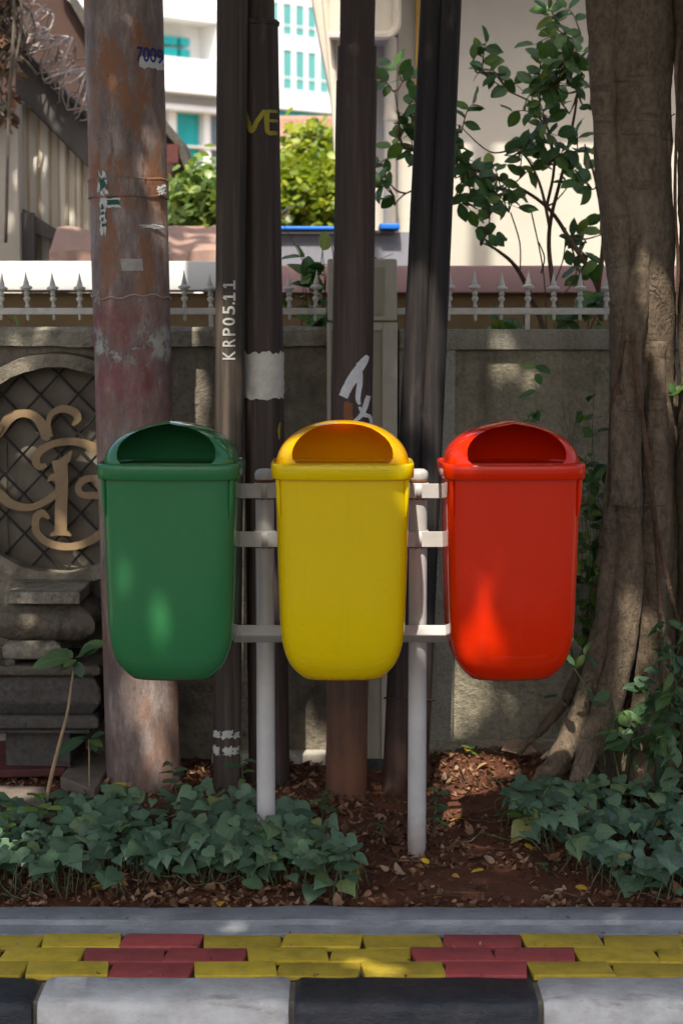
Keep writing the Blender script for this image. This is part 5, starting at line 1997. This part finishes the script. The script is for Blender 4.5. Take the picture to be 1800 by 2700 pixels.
# pink sheeting and grey tank above it
ps = thing('roof_sheet', (W(300, 640, 9.0).x, 9.0, -0.12), 'sagging pale pink sheet roof above the fascia left of the stencilled pole', 'roof')
n = 40
rings = []
xa, xb = W(130, 640, 9.0).x, W(640, 640, 9.0).x
for k in range(n + 1):
    f = k / n
    x = xa + (xb - xa) * f
    z1 = W(400, 612 + 4 * sin(f * 5), 9.3).z
    z0 = W(400, 694, 9.0).z
    rings.append([(x, 9.5, z1 + 0.02), (x, 9.25, z1 + 0.02 + 0.01 * sin(f * 23)), (x, 9.0 + 0.02 * sin(f * 30), z0 + 0.05 + 0.012 * sin(f * 9)), (x, 8.98, z0 - 0.04), (x, 9.5, z0 - 0.04)])
MB().loft(rings).build('sheet', 'pink_sheet', ps, smooth=True, sharp=40)
pbox(440, 596, 542, 614, 9.6, 0.5, b=0.01).build('ridge', 'pink_sheet', ps, smooth=True)
for px in (150, 560):
    x = W(px, 640, 9.2).x
    MB().box(x - 0.04, x + 0.04, 9.2, 9.28, -0.12, W(400, 690, 9.2).z).build('support', 'beam_concrete', ps)

tk = thing('metal_skip', (W(900, 650, 9.4).x, 9.6, -0.12), 'grey sheet metal container with a blue rim behind the pillar', 'container')
MB().box(W(700, 650, 9.4).x, W(1105, 650, 9.4).x, 9.4, 10.4, -0.12, W(900, 612, 9.4).z).build('box', 'grey_sheet', tk)
pbox(690, 607, 1040, 618, 9.36, 1.0, b=0.01).build('underside', 'beam_concrete', tk)
pbox(690, 596, 960, 606, 9.35, 1.0, b=0.008).build('lid', 'blue_lid', tk)
pbox(1000, 588, 1054, 604, 9.33, 0.3, b=0.008).build('lid', 'blue_lid', tk)

# shed on the left with a sloping parapet and razor wire
sh = thing('shed', (W(120, 600, 10).x, 10.0, -0.12), 'white corrugated shed with sloping grey parapet at the left', 'shed')
SY = 10.0


def topy(px):
    return 272 + (px - 67) * (437 - 272) / (230 - 67)


edges = [48, 71, 103, 129, 154, 174, 199, 212, 236, 262, 288, 316]
zbot = W(100, 640, SY).z
for i in range(len(edges) - 1):
    a, b = edges[i], edges[i + 1]
    pa_, pb_ = W(a + 1.5, topy(a) - 12, SY), W(b - 1.5, topy(b) - 12, SY)
    yy = SY + (0.02 if i % 2 else 0.0)
    MB().prism([(pa_.x, -0.12), (pb_.x, -0.12), (pb_.x, pb_.z), (pa_.x, pa_.z)], 'y', yy, yy + 0.03).build('panel', 'shed_white', sh)
    q = W(b, topy(b) - 12, SY)
    MB().box(q.x - 0.006, q.x + 0.006, SY - 0.005, SY + 0.05, -0.12, q.z - 0.01).build('panel_joint', 'shed_rib', sh)
# parapet beam
A, B = W(30, 98, SY - 0.06), W(505, 468 + 35, SY - 0.06)
A2, B2 = W(30, 236, SY - 0.06), W(505, 640, SY - 0.06)
b_pts = [W(40, 108, SY - 0.06), W(230, 312, SY - 0.06), W(330, 405, SY - 0.06), W(330, 535, SY - 0.06), W(230, 440, SY - 0.06), W(40, 246, SY - 0.06)]
MB().prism([(p.x, p.z) for p in b_pts], 'y', SY - 0.06, SY + 0.25).build('parapet', 'beam_concrete', sh, bevel=0.01)
b_pts = [W(34, 100, SY - 0.1), W(330, 398, SY - 0.1), W(330, 412, SY - 0.1), W(34, 116, SY - 0.1)]
MB().prism([(p.x, p.z) for p in b_pts], 'y', SY - 0.1, SY + 0.3).build('parapet_cap', 'dark_plinth', sh)
# lower brace
b_pts = [W(52, 545, SY - 0.1), W(160, 612, SY - 0.1), W(160, 640, SY - 0.1), W(52, 600, SY - 0.1)]
MB().prism([(p.x, p.z) for p in b_pts], 'y', SY - 0.1, SY - 0.02).build('brace', 'beam_concrete', sh)
pbox(40, 560, 90, 700, SY - 0.14, 0.05).build('brace', 'beam_concrete', sh)
pbox(-200, 262, 50, 760, SY - 0.2, 0.2).build('side_wall', 'shed_cream', sh)
pbox(44, 84, 56, 190, SY - 0.15, 0.05).build('post', 'shed_rib', sh)

# gable of the neighbouring roof above it
nr = thing('tiled_gable', (W(120, 500, 12.0).x, 12.2, -0.12), 'dark brown sloping roof edge above the razor wire', 'roof')
b_pts = [W(-250, -420, 12), W(165, 0 - 18, 12), W(262, 128, 12), W(470, 372, 12), W(512, 470, 12), W(470, 470, 12), W(-250, 470, 12)]
MB().prism([(p.x, p.z) for p in b_pts], 'y', 12.0, 12.3).build('gable_wall', 'brown_roof', nr)
b_pts = [W(160, -40, 11.95), W(175, -40, 11.95), W(275, 120, 11.95), W(482, 372, 11.95), W(518, 478, 11.95), W(500, 478, 11.95), W(465, 384, 11.95), W(258, 132, 11.95)]
MB().prism([(p.x, p.z) for p in b_pts], 'y', 11.9, 12.4).build('verge', 'dark_plinth', nr)
MB().box(W(-250, 470, 12).x, W(500, 470, 12).x, 12.02, 12.28, -0.12, W(100, 470, 12).z - 0.001).build('lower_wall', 'shed_cream', nr)
pbox(440, 380, 470, 430, 11.86, 0.05).build('flashing', 'red_board', nr)
pbox(446, 470, 470, 620, 11.9, 0.08).build('downpipe', 'grey_sheet', nr)

# razor wire coils
rz = thing('razor_wire', W(120, 200, 9.9), 'tangled coil of razor wire along the shed parapet', 'razor wire')
for (pa0, pb0, rad, turns, ph) in (((45, 20), (250, 275), 0.115, 17, 0.0), ((60, 70), (250, 300), 0.085, 14, 1.1)):
    a, b = W(*pa0, 9.93), W(*pb0, 9.93)
    ax = (b - a).normalized()
    u = ax.cross(Vector((0, 1, 0))).normalized()
    v = ax.cross(u)
    pts = []
    N = turns * 14
    for i in range(N + 1):
        w = 2 * pi * i / 14 + ph
        rr = rad * (1 + 0.12 * sin(i * 0.37))
        pts.append(a.lerp(b, i / N) + (u * cos(w) + v * sin(w)) * rr * R.uniform(0.9, 1.08) + ax * (0.05 * sin(i * 0.53) + 0.03 * sin(i * 0.171)))
    MB().tube(pts, 0.005, 5).build('coil', 'wire_steel', rz, smooth=True)
    barbs = MB()
    for i in range(0, N, 3):
        p = pts[i]
        d = Vector((R.gauss(0, 1), R.gauss(0, 1), R.gauss(0, 1))).normalized() * 0.022
        e = Vector((R.gauss(0, 1), R.gauss(0, 1), R.gauss(0, 1))).normalized() * 0.008
        barbs.add([p - d, p + e, p + d, p - e], [(0, 1, 2, 3)])
    tag(barbs.build('barbs', 'wire_steel', rz), kind='stuff')

# dry creeper in the corner
dv = thing('dry_creeper', W(10, 640, 9.7), 'tangle of dry creeper stems hanging at the upper left corner', 'creeper')
vs_ = MB()
rg = random.Random(44)
for k in range(34):
    p = W(rg.uniform(-60, 46), rg.uniform(-80, 40), 9.72 + rg.uniform(-0.04, 0.05))
    pts = []
    for q in range(rg.randrange(5, 16)):
        pts.append(p.copy())
        p = p + Vector((rg.gauss(0.004, 0.03), rg.gauss(0, 0.012), -rg.uniform(0.01, 0.08)))
    vs_.tube(pts, rg.uniform(0.003, 0.008), 5)
vs_.tube(bez([W(35, -40, 9.65), W(38, 60, 9.65), W(30, 180, 9.65), W(24, 300, 9.65), W(16, 640, 9.65)], 5), 0.009, 6)
vs_.tube(bez([W(52, -40, 9.65), W(58, 50, 9.65), W(48, 130, 9.65), W(26, 230, 9.65)], 5), 0.007, 6)
vs_.build('stems', 'dry_vine', dv, smooth=True, sharp=0)['kind'] = 'stuff'
lv = MB()
sh_ = leaf_shape('ovate', 0.3, 0.6)
for k in range(220):
    p = W(rg.uniform(-60, 46), rg.uniform(-60, 330), 9.72 + rg.uniform(-0.05, 0.05))
    leaf_into(lv, sh_, leaf_matrix(p, rg.uniform(0, 6.3), rg.gauss(-0.4, 0.6), rg.gauss(0, 0.6), rg.uniform(0.04, 0.075)), rg.random())
lv.build('dead_leaves', 'litter_leaf', dv, smooth=True, sharp=0)['kind'] = 'stuff'

# cream house on the right
hs = thing('cream_house', (W(1300, 700, 10).x, 10.6, -0.12), 'cream plastered house with deep eaves behind the dark shrub', 'house')
HY = 10.2
hx0 = W(1048, 400, HY).x
MB().box(hx0, 6.0, HY, HY + 0.3, -0.12, 5.2).build('wall', 'house_cream', hs)
MB().box(W(1094, 300, HY).x, W(1107, 300, HY).x, HY - 0.05, HY, W(1100, 420, HY).z, 5.2).build('ochre_strip', 'ochre_paint', hs)
MB().box(W(885, 300, HY).x, hx0, HY + 0.12, HY + 0.3, -0.12, 5.0).build('return_wall', 'house_trim', hs)
# rounded bay overhead with its lip
bay = []
xa, xb = W(868, 50, HY - 0.3).x, W(1044, 50, HY - 0.3).x
za = W(950, 92, HY - 0.3).z
for k in range(9):
    a = -pi / 2 + (pi / 2) * k / 8
    bay.append((xb - 0.06 + 0.06 * cos(a), za + 0.06 + 0.06 * sin(a)))
prof_ = [(xa, za)] + bay + [(xb, 5.0), (xa, 5.0)]
MB().prism(prof_, 'y', HY - 0.3, HY + 0.1).build('bay', 'house_trim', hs)
pts = [Vector((xa, HY - 0.31, za - 0.006))] + [Vector((p[0] + 0.004, HY - 0.31, p[1] - 0.004)) for p in bay] + [Vector((xb + 0.004, HY - 0.31, za + 1.2))]
MB().tube(pts, 0.022, 8).build('bay_moulding', 'house_trim', hs, smooth=True)
# downpipe under it
MB().tube([W(1030, 100, HY - 0.08), W(1028, 300, HY - 0.08), W(1027, 600, HY - 0.08), W(1027, 760, HY - 0.08)], 0.033, 14).build('downpipe', 'house_trim', hs, smooth=True)
for py in (310, 520):
    MB().tube([W(1029, py - 8, HY - 0.08), W(1029, py + 8, HY - 0.08)], 0.038, 14).build('pipe_clip', 'house_trim', hs, smooth=True)
# slanting buttress
bp = [W(812, -60, HY - 0.2), W(880, -60, HY - 0.2), W(900, 160, HY - 0.2), W(906, 420, HY - 0.2), W(888, 420, HY - 0.2), W(868, 240, HY - 0.2), W(838, 90, HY - 0.2)]
MB().prism([(p.x, p.z) for p in bp], 'y', HY - 0.2, HY + 0.1).build('buttress', 'house_trim', hs, bevel=0.03)
MB().tube(bez([W(852, -60, HY - 0.22), W(866, 90, HY - 0.22), W(880, 240, HY - 0.22), W(890, 400, HY - 0.22)], 5), 0.02, 8).build('buttress_groove', 'house_trim', hs, smooth=True)
# eaves
ev = MB()
ev.box(W(860, 300, HY).x, 6.3, HY - 0.90, HY + 0.35, 3.95, 4.1)
ev.build('eaves', 'house_trim', hs)

# white office block far behind, turned away to the right
FA = radians(40)
FO = W(430, 600, 118.0)
FO.z = 0
FD = Vector((cos(FA), sin(FA), 0))
FN = Vector((sin(FA), -cos(FA), 0))


def FU(px, py):
    r = ray(px, py)
    o_ = Vector((0, 0, CAMZ))
    t = (FO - o_).dot(FN) / r.dot(FN)
    p = o_ + r * t
    return (p - FO).dot(FD), p.z


ob = thing('office_block', (FO.x, FO.y, -0.12), 'white office block with teal windows far behind the poles', 'building')


def fbox(u0, u1, z0, z1, d0, d1, name, mat):
    """box on the facade; d is depth behind the facade plane"""
    m_ = MB()
    vs = []
    for z in (z0, z1):
        for d in (d0, d1):
            for u in (u0, u1):
                p = FO + FD * u - FN * d
                vs.append((p.x, p.y, z))
    m_.add(vs, [(0, 2, 3, 1), (4, 5, 7, 6), (0, 1, 5, 4), (2, 6, 7, 3), (0, 4, 6, 2), (1, 3, 7, 5)])
    return m_.build(name, mat, ob)


UE = FU(900, 300)[0] + 6
fbox(-26, UE, -0.12, 45, 0.8, 10, 'core', 'white_render_and_sunlit_pink')


def frect(px0, py0, px1, py1):
    u0 = FU(px0, py0)[0]
    u1 = FU(px1, py1)[0]
    z1 = FU(px0, py0)[1]
    z0 = FU(px0, py1)[1]
    return u0, u1, z0, z1


# left bay: balcony fronts, hooded windows
uL0, uL1 = -26, FU(650, 300)[0]
zz = lambda py: FU(440, py)[1]
fbox(uL0, uL1, zz(246), zz(156), -1.2, 0.9, 'balcony_front', 'white_render_and_sunlit_pink')
fbox(uL0, uL1, zz(54), zz(-220), -1.2, 0.9, 'balcony_front', 'white_render_and_sunlit_pink')
fbox(uL0, uL1, zz(290), zz(276), -0.6, 0.9, 'ledge', 'white_render_and_sunlit_pink')
fbox(FU(546, 100)[0], uL1, zz(156) + 0.002, zz(54) - 0.002, -1.2, 0.9, 'pier', 'white_render_and_sunlit_pink')
u0, u1, z0, z1 = frect(436, 92, 499, 160)
um, zm = (u0 + u1) / 2 + 0.15 * (u1 - u0), z0 + 0.62 * (z1 - z0)
for (ua, ub, za_, zb_) in ((u0 - 2.2, um - 0.12, z0, zm - 0.1), (um + 0.12, u1, z0, zm - 0.1), (u0 - 2.2, um - 0.12, zm + 0.1, z1), (um + 0.12, u1, zm + 0.1, z1)):
    fbox(ua, ub + 0.2 * (ub > u1 - 0.1), za_, zb_, 0.20, 0.85, 'window_pane', 'teal_glass')
u0, u1, z0, z1 = frect(557, 108, 640, 178)
for (za_, zb_) in ((z0, z0 + 0.45 * (z1 - z0)), (z0 + 0.55 * (z1 - z0), z1)):
    fbox(u0, u1, za_, zb_, -1.26, -1.1, 'window_pane', 'teal_glass')
u0, u1, z0, z1 = frect(560, -40, 640, 16)
fbox(u0, u1, z0, z1, -1.26, -1.1, 'window_pane', 'teal_glass')
for (a, b, c, d, m_) in ((420, 292, 449, 372, 'teal_glass'), (474, 294, 541, 378, 'teal_glass'), (563, 302, 640, 380, 'grey_glass'), (474, 384, 541, 414, 'teal_glass'), (563, 390, 640, 430, 'grey_glass')):
    u0, u1, z0, z1 = frect(a, b, c, d)
    fbox(u0, u1, z0, z1, 0.70, 0.85, 'window_pane', m_)
for (a, b) in ((451, 472), (543, 561)):
    u0, u1, z0, z1 = frect(a, 292, b, 470)
    fbox(u0, u1, -0.12, z1, 0.2, 0.9, 'column', 'white_render_and_sunlit_pink')
u0, u1, z0, z1 = frect(449, 379, 640, 384)
fbox(u0, u1, z0, z1, 0.1, 0.9, 'sill', 'cream_soffit')
# right wing: vertical window strips between piers
cols = [(722, 735), (747, 770), (780, 803), (812, 834), (844, 866), (876, 898)]
for (a, b) in cols:
    for (ta, tb) in ((-130, -20), (8, 90), (130, 234)):
        sh_px = (a - 747) * 0.135
        u0, u1 = FU(a, 150)[0], FU(b, 150)[0]
        z1, z0 = FU(747, ta)[1], FU(747, tb)[1]
        w_ = fbox(u0 - 0.05, u1 + 0.05, z0, z1, 0.07, 0.85, 'window', 'pale_teal_glass')
        zm = z0 + (z1 - z0) * 0.3
        fbox(u0 - 0.01, u1 + 0.01, zm - 0.04, zm + 0.04, 0.03, 0.07, 'mullion', 'white_render_and_sunlit_pink')
pe = [uL1] + [v for (a, b) in cols for v in (FU(a, 150)[0], FU(b, 150)[0])] + [UE]
for i in range(0, len(pe), 2):
    fbox(pe[i], pe[i + 1], FU(747, 240)[1], 44, 0.0, 0.9, 'pier', 'white_render_and_sunlit_pink')
for (ta, tb) in ((90, 130), (234, 286), (-20, 8)):
    fbox(uL1 + 0.01, UE - 0.01, FU(747, tb)[1], FU(747, ta)[1], 0.01, 0.88, 'spandrel', 'white_render_and_sunlit_pink')
fbox(uL1 + 0.01, UE, FU(747, 330)[1], FU(747, 287)[1], 0.6, 0.86, 'window_band', 'teal_glass')

# tiled roof of a house in front of it
rh = thing('tiled_house', (W(800, 600, 45).x, 47, -0.12), 'brown tiled roof showing above the sunny bush', 'house')
RYD = 45.0
ra, rb_ = W(690, 400, RYD), W(940, 330, RYD)
MB().box(W(690, 500, RYD).x, W(960, 500, RYD).x, RYD, RYD + 5, -0.12, W(800, 440, RYD).z).build('wall', 'house_cream', rh)
pitch0, pitch1 = W(800, 430, RYD - 0.4), W(800, 318, RYD + 3)
for c_ in range(16):
    xa = W(690, 400, RYD).x + c_ * 0.15
    mb = MB()
    for r_ in range(12):
        f0, f1 = r_ / 12, (r_ + 1) / 12
        y0, y1 = pitch0.y + (pitch1.y - pitch0.y) * f0, pitch0.y + (pitch1.y - pitch0.y) * f1
        z0, z1 = pitch0.z + (pitch1.z - pitch0.z) * f0, pitch0.z + (pitch1.z - pitch0.z) * f1
        mb.add([(xa, y0, z0 + 0.03), (xa + 0.07, y0, z0 + 0.075), (xa + 0.148, y0, z0 + 0.03), (xa, y1, z1), (xa + 0.07, y1, z1 + 0.045), (xa + 0.148, y1, z1)], [(0, 1, 4, 3), (1, 2, 5, 4), (0, 2, 1)])
    mb.build('tile_course', 'roof_tile', rh)
MB().tube([(W(680, 318, RYD + 3).x, pitch1.y, pitch1.z), (W(960, 318, RYD + 3).x, pitch1.y, pitch1.z)], 0.12, 8).build('ridge_tile', 'roof_tile', rh, smooth=True)


def garden_tree(name, label, pxc, Y, px0, px1, py0, py1, mat, n, ls, seed, base_z=-0.12):
    rg = random.Random(seed)
    bx = W(pxc, 700, Y).x
    t = thing(name, (bx, Y, base_z), label, 'tree')
    c = W((px0 + px1) / 2, (py0 + py1) / 2, Y)
    hx = abs(W(px1, 500, Y).x - W(px0, 500, Y).x) / 2
    hz = abs(W(900, py0, Y).z - W(900, py1, Y).z) / 2
    tk_ = MB().tube(bez([Vector((bx, Y, base_z - 0.1)), Vector((bx + 0.05, Y, (base_z + c.z) / 2)), Vector((c.x, Y, c.z))], 5), [0.09 - 0.05 * i / 10 for i in range(11)], 10)
    for k in range(9):
        a = rg.uniform(0, 2 * pi)
        e = c + Vector((cos(a) * hx * 0.8, sin(a) * 0.6, rg.uniform(-0.4, 0.8) * hz))
        tk_.tube([Vector((c.x, Y, c.z - hz * 0.6)), c.lerp(e, 0.5) + Vector((0, 0, 0.05)), e], [0.03, 0.02, 0.008], 6)
    tk_.build('trunk', 'twig_bark', t, smooth=True, sharp=0)
    cr = MB()
    shp_ = leaf_shape('ovate', 0.2, 0.5)
    ncl_ = n // 22
    for q in range(ncl_):
        while True:
            v = Vector((rg.uniform(-1, 1), rg.uniform(-1, 1), rg.uniform(-1, 1)))
            if 0.35 < v.length < 1 + 0.18 * mnoise.noise(v * 3):
                break
        cc = c + Vector((v.x * hx, v.y * max(0.5, hx * 0.8), v.z * hz))
        for r_ in range(22):
            p = cc + Vector((rg.gauss(0, 0.07), rg.gauss(0, 0.07), rg.gauss(0, 0.06)))
            leaf_into(cr, shp_, leaf_matrix(p, rg.uniform(0, 6.3), rg.gauss(-0.2, 0.6), rg.gauss(0, 0.6), rg.uniform(*ls)), rg.random())
    cr.build('crown', mat, t, smooth=True, sharp=0)


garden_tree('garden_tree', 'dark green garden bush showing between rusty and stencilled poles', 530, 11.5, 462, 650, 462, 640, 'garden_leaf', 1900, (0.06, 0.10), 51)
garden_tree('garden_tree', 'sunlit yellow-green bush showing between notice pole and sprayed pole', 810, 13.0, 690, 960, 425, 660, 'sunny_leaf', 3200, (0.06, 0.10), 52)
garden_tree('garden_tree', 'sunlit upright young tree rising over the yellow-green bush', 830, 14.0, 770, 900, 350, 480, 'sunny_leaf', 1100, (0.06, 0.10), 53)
